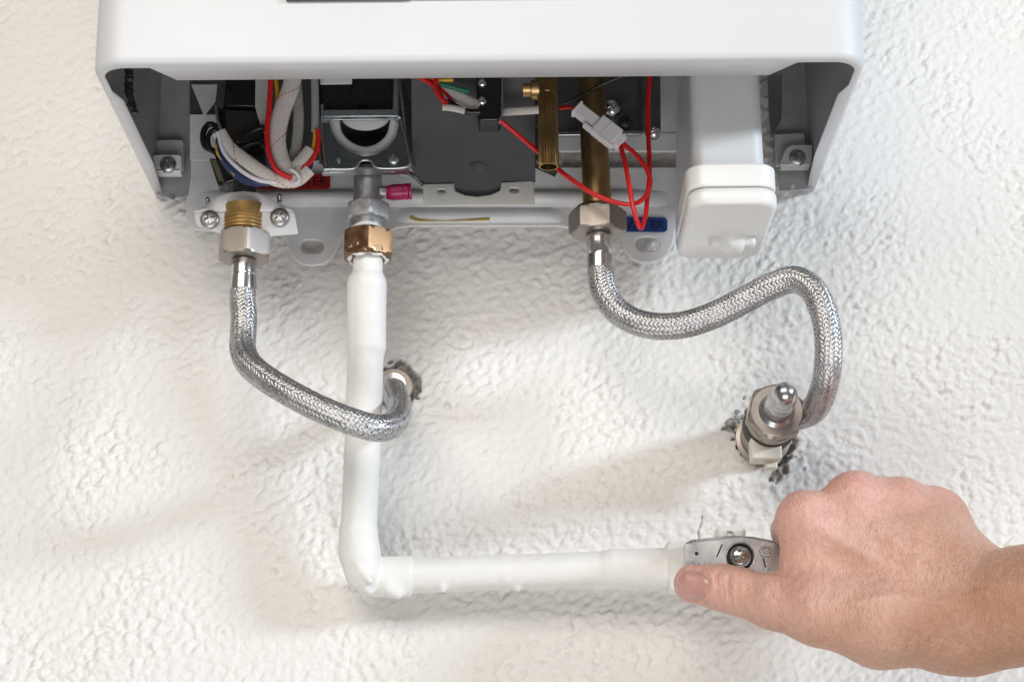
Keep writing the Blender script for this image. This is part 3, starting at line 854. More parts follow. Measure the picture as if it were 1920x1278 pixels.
# --- wire harness on the left
YH = -0.078
def sleeve(lst, w, m='sleeve', y=YH, tracer=True, flat=0.45):
    C = spline(pts(lst, y), 0.0012)
    v, f = tube_g(C, w, 18, flat)
    o = obj('wire_sleeve', v, f, m, heater, smooth=60)
    if tracer:
        # dashed coloured thread woven into the sleeve, winding slowly round it
        T, N, B = frames(C)
        vd = np.array([0, 1.0, 0]); B = np.cross(T, vd); B /= np.linalg.norm(B, axis=1)[:, None]; N = np.cross(B, T)
        s = np.linspace(0, len(C) * 0.0012, len(C))
        ph = s / 0.026 * 2 * np.pi
        g = G()
        P = C + N * (np.cos(ph) * w * flat * 1.03)[:, None] + B * (np.sin(ph) * w * 1.03)[:, None]
        fine = spline(P[::2], 0.0004)
        for i in range(0, len(fine) - 5, 5):
            g.add(*tube_g(fine[i:i + 4], 0.00021, 5))
        if g.v:
            obj('tracer_thread', g.v, g.f, 'tracer', o)
    return o
wire('red_wire', [(508, 140), (505, 200), (501, 245), (505, 290), (520, 320), (546, 334)], 0.0013, 'red', heater, y=YH - 0.004)
wire('yellow_wire', [(516, 140), (520, 180), (516, 220), (510, 260)], 0.0011, 'yellow', heater, y=YH + 0.003)
wire('blue_wire', [(500, 280), (506, 310), (525, 332), (545, 338)], 0.0012, 'blue', heater, y=YH - 0.001)
sleeve([(552, 132), (545, 165), (527, 215), (519, 262), (528, 305), (545, 330)], 0.0044)
sleeve([(556, 160), (560, 220), (556, 270), (546, 310)], 0.0026, 'sleeveg', YH + 0.006)
sleeve([(590, 132), (591, 190), (591, 246)], 0.0019, 'sleeveg', YH + 0.002, tracer=False, flat=0.8)
wire('yellow_wire', [(591, 244), (589, 270), (580, 295), (566, 315)], 0.0010, 'yellow', heater, y=YH + 0.001)
wire('red_wire', [(596, 244), (597, 268), (588, 295), (566, 320)], 0.0012, 'red', heater, y=YH - 0.001)
wire('blue_wire', [(584, 300), (583, 312), (570, 326)], 0.0009, 'blue', heater, y=YH)
sleeve([(583, 280), (570, 296), (557, 312), (552, 330)], 0.0032)
sleeve([(411, 248), (428, 275), (455, 297), (490, 322), (520, 338), (556, 338), (580, 318)], 0.0034, y=YH - 0.001)
wire('white_wire', [(409, 248), (420, 285), (450, 318), (485, 338), (520, 343)], 0.0011, 'whitewire', heater, y=YH - 0.002)
wire('blue_wire', [(408, 258), (416, 292), (440, 322), (470, 342), (505, 346)], 0.0012, 'blue', heater, y=YH - 0.001)
wire('blue_wire', [(408, 266), (416, 298), (440, 328), (462, 342), (490, 347)], 0.0012, 'blue', heater, y=YH + 0.001)
wire('yellow_wire', [(407, 270), (410, 288), (425, 305), (442, 328)], 0.0011, 'yellow', heater, y=YH)
obj('cable_tie', *tube_g(spline(pts([(546, 318), (556, 325), (562, 338), (552, 346)], YH - 0.004), 0.001), 0.0009, 8), 'nylon', heater, smooth=60)

# --- battery box with its lid
def rounded_slab(name, cx0, cx1, cy0, cy1, y0, y1, r, m, parent, bev=0.0012, slope=0.0, tilt=0.0):
    """box standing between pixel columns/rows at depth y0 (front) reaching back to y1, rounded in plan"""
    a = at(cx0, cy0, y0); b = at(cx1, cy1, y0)
    x0, x1, zt, zb = a.x, b.x, a.z, b.z
    out = []
    for (cx, cy, a0) in ((x1 - r, y1 - r, 0), (x0 + r, y1 - r, 90), (x0 + r, y0 + r, 180), (x1 - r, y0 + r, 270)):
        for i in range(9):
            t = math.radians(a0 + 90 * i / 8)
            out.append((cx + r * math.cos(t), cy + r * math.sin(t)))
    n = len(out); v = []
    for (x, y) in out: v.append((x, y, zt))
    for (x, y) in out: v.append((x, y, zb + slope * (y - y0)))
    f = [tuple(range(n)), tuple(range(2 * n - 1, n - 1, -1))]
    for i in range(n):
        j = (i + 1) % n
        f.append((i, j, n + j, n + i))
    return obj(name, v, f, m, parent, bevel=bev, segs=4)
zf = -0.108
bb = rounded_slab('battery_box', 1291, 1436, 80, 335, zf + 0.006, -0.03, 0.006, 'plasticg', heater)
plate('box_flank', [(1270, 205), (1286, 195), (1290, 480), (1272, 470), (1268, 452)], -0.028, 0.004, 'plasticg', bb, bevel=0.0008)
l1 = rounded_slab('lid_collar', 1288, 1459, 306, 347, zf, -0.030, 0.0095, 'plastic', bb, bev=0.0012)
l2 = rounded_slab('lid', 1291, 1462, 349, 382, zf - 0.001, -0.0325, 0.0095, 'plastic', bb, bev=0.003)
# turning knob under the lid
zb = at(1291, 382, zf - 0.001).z
kc = atz(1372, 447, zb)
v, f = [], []
kn = rbox('knob_bar', kc + Vector((0, -0.001, -0.002)), 0.0225, 0.0060, 0.0060, 'plastic', bb, bevel=0.0022, segs=4)
obj('knob', *lathe_g(kc + Vector((0, 0, 0.0005)), (0, 0, -1), [(0, 0.0086), (0.002, 0.0080), (0.0052, 0.0064), (0.0068, 0.0050), (0.0075, 0.003), (0.0076, 0)], 36), 'plastic', bb, smooth=50)

# ------------------------------------------------------------------ surfaces grown from blended round cones
def sd_cone(P, a, b, ra, rb):
    a = np.array(tuple(a)); b = np.array(tuple(b)); ab = b - a
    t = np.clip(((P - a) @ ab) / max(1e-12, ab @ ab), 0, 1)
    d = P - a - t[:, None] * ab
    return np.sqrt((d * d).sum(1)) - (ra + (rb - ra) * t)

def smin(a, b, k):
    h = np.clip(0.5 + 0.5 * (b - a) / k, 0, 1)
    return b + (a - b) * h - k * h * (1 - h)

def surface_nets(fn, lo, hi, cell):
    lo = np.array(lo); hi = np.array(hi)
    n = np.ceil((hi - lo) / cell).astype(int) + 1
    cs = 4
    nc = n // cs + 2
    gc = np.stack(np.meshgrid(*[np.arange(k) * cell * cs for k in nc], indexing='ij'), 3).reshape(-1, 3) + lo
    Dc = fn(gc).reshape(nc)
    near = np.abs(Dc) < cell * cs * 2.2
    big = np.repeat(np.repeat(np.repeat(near, cs, 0), cs, 1), cs, 2)
    val = np.repeat(np.repeat(np.repeat(Dc, cs, 0), cs, 1), cs, 2)
    h = cs // 2
    big = np.roll(big, (-0, -0, -0), (0, 1, 2))
    D = val.astype(np.float64)
    idx = np.argwhere(big)
    D[big] = fn(idx * cell + lo)
    S = D < 0
    m = np.array(D.shape) - 1
    c = S[:-1, :-1, :-1].astype(np.int8)
    cnt = np.zeros(m, np.int8)
    for i in (0, 1):
        for j in (0, 1):
            for k in (0, 1):
                cnt += S[i:i + m[0], j:j + m[1], k:k + m[2]]
    act = (cnt > 0) & (cnt < 8)
    cells = np.argwhere(act)
    vid = -np.ones(m, np.int64); vid[act] = np.arange(len(cells))
    acc = np.zeros((len(cells), 3)); num = np.zeros(len(cells))
    corners = [(i, j, k) for i in (0, 1) for j in (0, 1) for k in (0, 1)]
    for a_ in range(8):
        for b_ in range(a_ + 1, 8):
            ca, cb = np.array(corners[a_]), np.array(corners[b_])
            if np.abs(ca - cb).sum() != 1: continue
            da = D[tuple((cells + ca).T)]; db = D[tuple((cells + cb).T)]
            cr = (da < 0) != (db < 0)
            t = np.where(cr, da / np.where(cr, da - db, 1), 0)
            acc[cr] += (ca + (cb - ca) * t[:, None])[cr]; num[cr] += 1
    V = (cells + acc / np.maximum(num, 1)[:, None]) * cell + lo
    F = []
    for ax in range(3):
        u, w = (ax + 1) % 3, (ax + 2) % 3
        sl0 = [slice(None)] * 3; sl1 = [slice(None)] * 3
        sl0[ax] = slice(0, -1); sl1[ax] = slice(1, None)
        cr = S[tuple(sl0)] != S[tuple(sl1)]
        e = np.argwhere(cr)
        e = e[(e[:, u] > 0) & (e[:, w] > 0) & (e[:, u] < m[u]) & (e[:, w] < m[w]) & (e[:, ax] < m[ax])]
        du = np.zeros(3, int); du[u] = 1; dw = np.zeros(3, int); dw[w] = 1
        q = np.stack([vid[tuple((e - du - dw).T)], vid[tuple((e - dw).T)], vid[tuple(e.T)], vid[tuple((e - du).T)]], 1)
        flip = S[tuple(e.T)]
        q = np.where(flip[:, None], q, q[:, ::-1])
        F.append(q[(q >= 0).all(1)])
    return V, np.vstack(F)

def np_obj(name, V, F, m, parent, kind=None):
    c = (V.min(0) + V.max(0)) / 2
    me = bpy.data.meshes.new(name)
    me.vertices.add(len(V)); me.vertices.foreach_set('co', (V - c).astype(np.float32).ravel())
    k = F.shape[1]
    me.loops.add(F.size); me.loops.foreach_set('vertex_index', F.ravel().astype(np.int32))
    me.polygons.add(len(F)); me.polygons.foreach_set('loop_start', (np.arange(len(F)) * k).astype(np.int32))
    me.polygons.foreach_set('use_smooth', np.ones(len(F), bool))
    me.update(calc_edges=True); me.validate()
    me.materials.append(M[m] if isinstance(m, str) else m)
    o = bpy.data.objects.new(name, me); COL.objects.link(o)
    base = Vector((0, 0, 0))
    if parent is not None:
        o.parent = parent; base = WLOC[parent.name]
    o.location = Vector(c) - base; WLOC[o.name] = Vector(c)
    if kind: o['kind'] = kind
    return o

def snoise(P, scale, seed):
    """cheap smooth noise from summed plane waves"""
    r = np.random.default_rng(seed); o = np.zeros(len(P))
    for _ in range(14):
        k = r.standard_normal(3); k *= 2 * np.pi / scale / np.linalg.norm(k) * r.uniform(0.6, 1.5)
        o += np.sin(P @ k + r.uniform(0, 6.28))
    return o / 14 ** 0.5

# ------------------------------------------------------------------ braided hoses
def braid(C, R, parent, n=20, turns_per_m=None, seed=0):
    T, N, B = frames(C)
    s = np.concatenate([[0], np.cumsum(np.linalg.norm(np.diff(C, axis=0), axis=1))])
    k = 0.98 / R                                           # about 45 degrees
    r = np.random.default_rng(seed)
    A = 0.00016
    wid = 2 * math.pi * R / n * 0.74 * 0.98
    Vs, Fs = [], []; base = 0
    off = np.array([-0.5, -0.30, 0.0, 0.30, 0.5]) * wid
    hgt = np.array([-0.00016, 0.00003, 0.00007, 0.00003, -0.00016])
    q = s * k * n / math.pi
    for sign in (1, -1):
        for i in range(n):
            th = 2 * math.pi * i / n + sign * s * k + 0.05 * r.standard_normal()
            u = (2 * i + sign * q) / 4
            hh = A * np.clip(1.9 * np.cos(2 * math.pi * u), -1, 1) * sign
            rad = R + hh + 0.00003 * r.standard_normal()
            Nn = N * np.cos(th)[:, None] + B * np.sin(th)[:, None]
            P = C + Nn * rad[:, None]
            Tt = np.gradient(P, axis=0); Tt /= np.linalg.norm(Tt, axis=1)[:, None]
            Sd = np.cross(Tt, Nn); Sd /= np.linalg.norm(Sd, axis=1)[:, None]
            V = P[:, None, :] + Sd[:, None, :] * off[None, :, None] + Nn[:, None, :] * hgt[None, :, None]
            m = len(C)
            a = base + np.arange(m - 1)[:, None] * 5 + np.arange(4)[None, :]
            Fs.append(np.stack([a, a + 1, a + 6, a + 5], 2).reshape(-1, 4))
            Vs.append(V.reshape(-1, 3)); base += m * 5
    return np_obj('steel_braid', np.vstack(Vs), np.vstack(Fs), 'wire_steel', parent, kind='stuff')

def hose(parent, path, R, seed, ferrule=True):
    C = spline(path, 0.00055)
    core = obj('hose_core', *tube_g(C[::3], R - 0.00048, 20), 'hosecore', parent, smooth=80)
    braid(C, R, parent, seed=seed)
    return C

hl_top = at(459, 438, YO)
hose_l = empty('braided_hose', hl_top, 'braided steel hose on the left looping round the white pipe', 'hose', 'braided water hoses')
obj('union_nut', *hexnut_g(hl_top, (0, 0, -1), 0.0135, 0.0135, rot=0.28), 'nickel', hose_l, smooth=22)
nb = hl_top + Vector((0, 0, -0.0135))
obj('crimp_ferrule', *lathe_g(nb + Vector((0, 0, 0.001)), (0, 0, -1), [(0, 0.0045), (0.0012, 0.0045), (0.0014, 0.0058), (0.0022, 0.0061), (0.0085, 0.0061), (0.0090, 0.0058), (0.0096, 0.0063), (0.0145, 0.0066), (0.0165, 0.0066), (0.0167, 0.0058)], 40), 'steel', hose_l, smooth=28)
e0 = nb + Vector((0, 0, -0.0150))
def put(e, px, py, y): return at(px, py, y)
path = [e0, e0 + Vector((0, 0, -0.006)), at(457, 590, -0.056), at(456, 625, -0.058), at(455, 653, -0.063), at(466, 681, -0.071), at(495, 707, -0.078), at(540, 735, -0.083), at(600, 766, -0.086), at(660, 790, -0.086), at(705, 802, -0.082), at(733, 797, -0.070), at(746, 781, -0.055), at(748, 760, -0.038), at(742, 738, -0.018), at(738, 728, 0.004)]
hose(hose_l, path, 0.00605, 3)
wl = empty('wall_outlet', at(738, 728, 0), 'metal water outlet in the chipped hole behind the white pipe', 'pipe fitting')
obj('outlet_ring', *lathe_g(at(738, 728, 0) + Vector((0, 0.008, 0)), (0, -1, 0), [(0, 0.0098), (0.011, 0.0098), (0.0115, 0.0092), (0.0115, 0.0068)], 36), 'nickel', wl, smooth=30)
obj('outlet_sleeve', *lathe_g(at(738, 728, 0) + Vector((0, 0.008, 0)), (0, -1, 0), [(0, 0.0067), (0.014, 0.0067), (0.0145, 0.0064)], 36), 'steel', wl, smooth=30)

hr_top = at(1120, 396, YI)
hose_r = empty('braided_hose', hr_top, 'braided steel hose on the right bending over to the wall valve', 'hose', 'braided water hoses')
obj('union_nut', *hexnut_g(hr_top, (0, 0, -1), 0.0122, 0.0143, rot=0.15), 'nickel', hose_r, smooth=22)
nb = hr_top + Vector((0.0004, 0, -0.0122))
obj('crimp_ferrule', *lathe_g(nb + Vector((0, 0, 0.001)), (0.02, 0, -1), [(0, 0.005), (0.0016, 0.0050), (0.0018, 0.0062), (0.0028, 0.0066), (0.0048, 0.0063), (0.0105, 0.0061), (0.0112, 0.0057), (0.0118, 0.0062), (0.0165, 0.0064), (0.0185, 0.0064), (0.0187, 0.0056)], 40), 'steel', hose_r, smooth=28)
e0 = nb + Vector((0.0004, 0, -0.0165))
path = [e0, e0 + Vector((0.0003, 0, -0.004)), at(1131, 541, -0.056), at(1148, 573, -0.058), at(1180, 598, -0.061), at(1225, 611, -0.064), at(1280, 609, -0.067), at(1340, 590, -0.070), at(1400, 560, -0.074), at(1450, 535, -0.079), at(1490, 524, -0.084), at(1522, 541, -0.089), at(1543, 582, -0.092), at(1553, 635, -0.092), at(1552, 690, -0.088), at(1544, 730, -0.077), at(1533, 757, -0.063), at(1518, 773, -0.047), at(1496, 781, -0.034)]
hose(hose_r, path, 0.0062, 5)

# ------------------------------------------------------------------ valve stub in the wall on the right
B0 = at(1428, 826, 0)
wv = empty('wall_valve', B0, 'chrome valve stub with hexagon in the chipped hole at right', 'valve')
AX = (0, -1, 0)
obj('valve_body', *lathe_g(B0 + Vector((0, 0.008, 0)), AX, [(0, 0.0125), (0.012, 0.0125), (0.0125, 0.0135), (0.0150, 0.0135), (0.0155, 0.0115), (0.044, 0.0115), (0.05, 0.0125), (0.058, 0.0130)], 44), 'nickel', wv, smooth=30)
obj('rubber_washer', *lathe_g(B0 + Vector((0, -0.026, 0)), AX, [(0, 0.0120), (0.002, 0.0128), (0.014, 0.0128), (0.016, 0.0120)], 40), 'blackmat', wv, smooth=30)
obj('valve_hexagon', *hexnut_g(B0 + Vector((0, -0.046, 0)), AX, 0.0125, 0.0144, rot=0.25), 'nickel', wv, smooth=22)
obj('valve_nose', *lathe_g(B0 + Vector((0, -0.0585, 0)), AX, [(0, 0.0085), (0.0015, 0.0066), (0.012, 0.0064), (0.0155, 0.0063), (0.0160, 0.0059), (0.0168, 0.0064), (0.0182, 0.0063), (0.0205, 0.0054), (0.0222, 0.0058), (0.0240, 0.0059), (0.0258, 0.0054), (0.0275, 0.0058), (0.0300, 0.0054), (0.0322, 0.0043), (0.0335, 0.0028), (0.0341, 0.0013), (0.0342, 0)], 44), 'valvesteel', wv, smooth=40)
cl = B0 + Vector((-0.0028, -0.0325, -0.0118))
rbox('clip', cl, 0.0145, 0.012, 0.0130, 'glue', wv, bevel=0.0011, segs=4, label='cream plastic clip below the valve')
rbox('clip_tongue', cl + Vector((0.0026, 0.002, -0.0075)), 0.0058, 0.006, 0.005, 'glue', wv, bevel=0.001)
# grains of broken cement lying in and below the chipped hole
g = G()
r_ = np.random.default_rng(11)
for (px, py, sp, k, big) in ((1394, 770, 9, 12, 1.3), (1392, 806, 10, 14, 1.2), (1376, 797, 8, 8, 1.2), (1398, 838, 11, 16, 1.0), (1412, 858, 10, 14, 0.7), (1484, 830, 9, 12, 1.0), (1478, 852, 7, 9, 0.9), (1455, 884, 8, 9, 0.7), (1416, 742, 7, 8, 1.0), (770, 748, 8, 12, 1.0), (727, 699, 9, 8, 0.8), (759, 718, 7, 8, 0.8)):
    for _ in range((k + 1) // 2):
        c = at(px + r_.normal() * sp, py + r_.normal() * sp, r_.uniform(-0.0008, 0.003))
        R = abs(r_.normal()) * 0.0005 * big + 0.0003
        v = []
        for a in range(3):
            for b_ in range(6):
                th = 2 * math.pi * b_ / 6 + a * 0.5; zz = (-0.6, 0.1, 0.7)[a]; rr_ = (0.75, 1.0, 0.6)[a] * R * r_.uniform(0.7, 1.25)
                v.append(c + Vector((math.cos(th) * rr_, math.sin(th) * rr_, zz * R)))
        f = [tuple(range(5, -1, -1)), tuple(range(12, 18))]
        for a in range(2):
            for b_ in range(6):
                b2 = (b_ + 1) % 6
                f.append((a * 6 + b_, a * 6 + b2, (a + 1) * 6 + b2, (a + 1) * 6 + b_))
        g.add(v, f)
cr = obj('cement_crumbs', g.v, g.f, 'cement', None, kind='stuff', label='grey crumbs of broken cement round the chipped holes')
cr['category'] = 'rubble'

# ------------------------------------------------------------------ white gas pipe
YP0, YP1 = -0.056, -0.022
gp0 = at(690, 436, YP0)
pipe = empty('gas_pipe', at(690, 1075, YP1), 'white painted gas pipe running down and turning right', 'pipe')
obj('union_nut', *hexnut_g(gp0, (0, 0, -1), 0.0135, 0.0131, rot=0.42), 'copper', pipe, smooth=22, label='stained brass nut smeared with white paint')
# white sealing tape oozing out above the nut and paint smears below
C = np.array([tuple(gp0 + Vector((math.cos(a) * 0.0098, math.sin(a) * 0.0098, 0.0006 + 0.0006 * math.sin(3 * a)))) for a in np.linspace(0, 2 * math.pi, 60)])
obj('sealing_tape', *tube_g(C, 0.0009 + 0.0004 * np.sin(np.linspace(0, 19, 60)), 10), 'tape', pipe, smooth=60)
g = G()
for i in range(9):
    a = r_.uniform(-2.4, -0.7); t = r_.uniform(0.0085, 0.0125)
    cpos = gp0 + Vector((math.cos(a) * 0.0119, math.sin(a) * 0.0119, -t))
    g.add(*tube_g(spline([cpos, cpos + Vector((r_.uniform(-1, 1) * 0.0008, 0, -0.0004 - r_.uniform(0, 0.0010))), cpos + Vector((r_.uniform(-1, 1) * 0.0013, 0, -0.0012))], 0.0004), r_.uniform(0.0001, 0.0003), 6))
aa = np.linspace(0, 2 * math.pi, 90)
C = np.stack([gp0.x + np.cos(aa) * (0.0092 + 0.0005 * np.sin(5 * aa) + 0.0002 * np.sin(13 * aa)), gp0.y + np.sin(aa) * (0.0092 + 0.0005 * np.sin(5 * aa) + 0.0002 * np.sin(13 * aa)), np.full(90, gp0.z - 0.0134) + 0.0005 * np.sin(7 * aa)], 1)
g.add(*tube_g(C, 0.0008 + 0.0003 * np.sin(aa * 6), 8))
obj('paint_smear', g.v, g.f, 'tape', pipe, smooth=60)

def pipe_sdf(P):
    c = [at(690, 486, YP0), at(689, 527, -0.0545), at(688, 534, -0.0542), at(687, 648, -0.0475), at(686, 656, -0.047), at(679, 860, -0.035), at(673, 985, -0.0275)]
    rad = [0.0071, 0.0071, 0.0094, 0.0094, 0.0087, 0.0086, 0.0086]
    d = None
    for i in range(len(c) - 1):
        q = sd_cone(P, c[i], c[i + 1], rad[i], rad[i + 1])
        d = q if d is None else smin(d, q, 0.0005)
    # elbow: collar, bend, and the run to the right
    el = [at(672, 996, -0.0272), at(674, 1035, -0.0255), at(683, 1074, -0.0245)]
    er = [0.0093, 0.0093, 0.0087]
    e = None
    for i in range(len(el) - 1):
        q = sd_cone(P, el[i], el[i + 1], er[i], er[i + 1])
        e = q if e is None else smin(e, q, 0.003)
    e = smin(e, sd_cone(P, at(683, 1074, -0.0245), at(691, 1098, -0.0245), 0.0085, 0.0040), 0.002)
    so = np.maximum(sd_cone(P, at(690, 1081, -0.0195), at(790, 1080, -0.0195), 0.0097, 0.0097), np.abs(P[:, 0] - at(733, 1081, -0.0195).x) - 0.0098)
    e = smin(e, so, 0.0012)
    e = smin(e, sd_cone(P, at(690, 1096, -0.026), at(692, 1106, -0.027), 0.0045, 0.0022), 0.003)       # drips
    e = smin(e, sd_cone(P, at(730, 1100, -0.025), at(745, 1112, -0.025), 0.0045, 0.0026), 0.004)
    e = smin(e, sd_cone(P, at(672, 1060, -0.0325), at(694, 1088, -0.0325), 0.0012, 0.0016), 0.002)
    d = smin(d, e, 0.0006)
    ru = [at(740, 1080, -0.0195), at(950, 1072, -0.0225), at(1140, 1066, -0.0265), at(1148, 1066, -0.0266), at(1250, 1063, -0.027)]
    rr_ = [0.0084, 0.0083, 0.0083, 0.0094, 0.0093]
    for i in range(4):
        d = smin(d, sd_cone(P, ru[i], ru[i + 1], rr_[i], rr_[i + 1]), 0.001)
    for (px, py, r) in ((970, 1104, 0.0012), (1128, 1099, 0.0018), (1190, 1098, 0.0020), (830, 1106, 0.0012), (1168, 1100, 0.0014), (1040, 1101, 0.0008)):
        d = smin(d, sd_cone(P, at(px, py - 6, -0.025), at(px, py, -0.025), r * 1.6, r), 0.002)
    return d + 0.00005 * snoise(P, 0.02, 21) + 0.00003 * snoise(P, 0.006, 22)
pl, ph = at(625, 1125, -0.03), at(1252, 480, -0.06)
V, F = surface_nets(pipe_sdf, (pl.x, -0.072, pl.z - 0.006), (ph.x, -0.008, gp0.z - 0.010), 0.00075)
np_obj('painted_pipe', V, F, 'pipe', pipe)

# ------------------------------------------------------------------ gas cock with its lever
hx = at(1268, 1063, -0.031)
cock = empty('gas_cock', at(1390, 1050, -0.03), 'gas cock with worn grey metal lever held by the hand', 'valve')
obj('end_hexagon', *hexnut_g(at(1250, 1064, -0.027), (1, 0, 0.02), 0.0165, 0.0135, rot=0.0, n=72), 'pipe', cock, smooth=24)
obj('cock_body', *lathe_g(at(1290, 1062, -0.026), (1, 0, 0.02), [(0, 0.009), (0.006, 0.0095), (0.013, 0.0118), (0.024, 0.0125), (0.034, 0.0118), (0.042, 0.0095), (0.046, 0.0125), (0.058, 0.0125), (0.0585, 0.009)], 36), 'pipe', cock, smooth=40)
obj('wall_stub', *lathe_g(at(1395, 1058, -0.024), (0, 1, 0), [(0, 0.0098), (0.03, 0.0098), (0.032, 0.0110), (0.038, 0.0110)], 36), 'pipe', cock, smooth=40)
obj('stem_boss', *lathe_g(at(1392, 1050, -0.032), (0, -1, 0), [(0, 0.0085), (0.004, 0.0085), (0.0045, 0.0062), (0.008, 0.0062)], 36), 'pipe', cock, smooth=40)
stp = rbox('stop_ear', at(1369, 1004, -0.036), 0.0145, 0.007, 0.0090, 'pipe', cock, bevel=0.003, segs=4)
C = spline(pts([(1360, 1004), (1362, 998), (1368, 996), (1374, 999), (1376, 1006)], -0.0397), 0.0005)
obj('stop_pin_edge', *tube_g(C, 0.0005, 8), 'zinc', stp, smooth=60)
YL = -0.047
lev = plate('lever', [(1283, 1022), (1288, 1016), (1300, 1013), (1345, 1009), (1372, 1005), (1392, 1004), (1412, 1007), (1440, 1013), (1470, 1018), (1560, 1024), (1700, 1030), (1705, 1072), (1560, 1080), (1478, 1083), (1440, 1084), (1420, 1082), (1400, 1086), (1375, 1090), (1340, 1092), (1292, 1090), (1284, 1084)],
            YL, 0.0032, 'zinc', cock, holes=[arc(1388, 1043, 25, 25, 0, 350, 30)], bevel=0.0007)
# rim of the casting below the face, and the recess floor
plate('lever_skirt', [(1284, 1018), (1296, 1011), (1372, 1003), (1412, 1005), (1470, 1016), (1700, 1028), (1700, 1075), (1430, 1090), (1284, 1090)], YL + 0.0033, 0.004, 'zinc', lev, bevel=0.0006)
obj('recess_floor', *lathe_g(at(1388, 1043, YL + 0.0028), (0, -1, 0), [(0, 0.0066), (0.0003, 0.0064), (0.00031, 0)], 36), 'black', lev, smooth=40)
screw(lev, at(1388, 1043, YL + 0.0010), (0, -1, -0.08), 0.0051, 'steel', dome=0.62, rot=0.25)
obj('pin_hole', *lathe_g(at(1306, 1037, YL - 0.00005), (0, -1, 0), [(0, 0.0009), (0.0001, 0.0009), (0.00011, 0)], 20), 'black', lev)  # black disc painting the dark inside of a small hole
text_obj('raised_letter', 'C', 'zinc', lev, at(1424, 1043, YL), (1, 0, 0.05), (0, 0, 1), 0.0072, depth=0.0006)
text_obj('letter_groove', 'C', 'zincdark', lev, at(1424, 1043, YL), (1, 0, 0.05), (0, 0, 1), 0.0072, depth=0.0001, bold=0.00028)  # bolder dark copy behind the letter, showing as its outline
g = G()
g.add(*tube_g(np.array([tuple(at(1431, 1046, YL - 0.0002)), tuple(at(1436, 1066, YL - 0.0002))]), 0.0004, 8))
g.add(*tube_g(np.array([tuple(at(1354, 1020, YL - 0.0001)), tuple(at(1344, 1043, YL - 0.0001))]), 0.00035, 8))
obj('raised_mark', g.v, g.f, 'zincdark', lev, smooth=60)
plate('arrow_head', [(1431, 1063), (1443, 1062), (1438, 1076)], YL - 0.0006, 0.0008, 'galv', lev, bevel=0.0002)

# ------------------------------------------------------------------ the hand
MM = 0.001
def hp(px, py, y): return at(px, py, y)
CONES = []
def near(p):
    # the grip sits close to the wall, the forearm comes in at a flat angle
    return (p[0], p[1], p[2] + 0.016 + 0.030 * min(1.0, max(0.0, (p[0] - 1500) / 450.0)))
def hpn(*p): return hp(*near(p))
def cone(a, b, ra, rb, k=7.0): CONES.append((hpn(*a), hpn(*b), ra * MM, rb * MM, k * MM))
# forearm and wrist
cone((2420, 1030, -0.215), (2120, 1092, -0.185), 28, 24.5, 10)
cone((2120, 1092, -0.185), (1905, 1134, -0.150), 24.5, 21.0, 12)
cone((2120, 1092, -0.178), (1900, 1138, -0.140), 23, 20.5, 12)
cone((1905, 1138, -0.143), (1800, 1150, -0.122), 21, 20.5, 14)
# back of the hand: four metacarpals fanning from the wrist to the knuckles
KN = {'i': (1508, 972, -0.106), 'm': (1603, 933, -0.111), 'r': (1690, 945, -0.109), 'l': (1762, 964, -0.103)}
cone((1810, 1140, -0.122), (1512, 978, -0.103), 20, 12.2, 14)
cone((1805, 1135, -0.122), (1600, 938, -0.106), 20, 11.8, 12)
cone((1815, 1125, -0.122), (1690, 946, -0.105), 20, 10.6, 12)
cone((1640, 946, -0.104), (1735, 958, -0.101), 10.6, 9.6, 9)
cone((1815, 1120, -0.121), (1768, 968, -0.100), 19, 10.0, 12)
cone((1700, 1090, -0.108), (1560, 1010, -0.096), 18, 14, 12)          # palm side
cone((1760, 1060, -0.100), (1700, 1000, -0.092), 17, 13, 12)
# knuckle heads
for k_, rr_ in (('i', 10.2), ('m', 10.2), ('r', 9.0), ('l', 8.0)):
    p = KN[k_]; cone(p, (p[0] + 12, p[1] + 16, p[2] + 0.004), rr_, rr_, 9)
# fingers folding over the lever and closing behind it
def finger(a, b, c, d, r0):
    cone(a, b, r0, r0 * 0.93, 5); cone(b, c, r0 * 0.93, r0 * 0.84, 2.5); cone(c, d, r0 * 0.84, r0 * 0.72, 2.5)
finger((1506, 974, -0.104), (1484, 996, -0.062), (1494, 1058, -0.034), (1512, 1098, -0.046), 9.6)
finger((1596, 940, -0.106), (1566, 978, -0.056), (1572, 1052, -0.032), (1582, 1100, -0.044), 9.8)
finger((1688, 950, -0.104), (1640, 984, -0.058), (1644, 1054, -0.034), (1650, 1098, -0.046), 9.2)
finger((1765, 968, -0.098), (1712, 1000, -0.062), (1712, 1060, -0.040), (1716, 1096, -0.052), 8.2)
# thumb with its mound, lying along the lever
cone((1800, 1165, -0.125), (1650, 1168, -0.118), 20.5, 17.5, 14)
cone((1650, 1170, -0.118), (1530, 1148, -0.106), 17.0, 12.8, 10)
cone((1560, 1130, -0.108), (1505, 1060, -0.100), 12.5, 9.5, 12)      # web towards the index finger
cone((1530, 1148, -0.106), (1450, 1128, -0.0955), 13.2, 11.6, 6)
cone((1450, 1128, -0.0955), (1384, 1108, -0.0885), 11.4, 10.6, 4)
cone((1384, 1108, -0.0885), (1352, 1101, -0.0855), 10.6, 10.2, 3)
cone((1352, 1101, -0.0855), (1300, 1093, -0.0815), 10.0, 8.3, 3)
cone((1318, 1096, -0.0795), (1300, 1094, -0.079), 8.6, 7.6, 3)

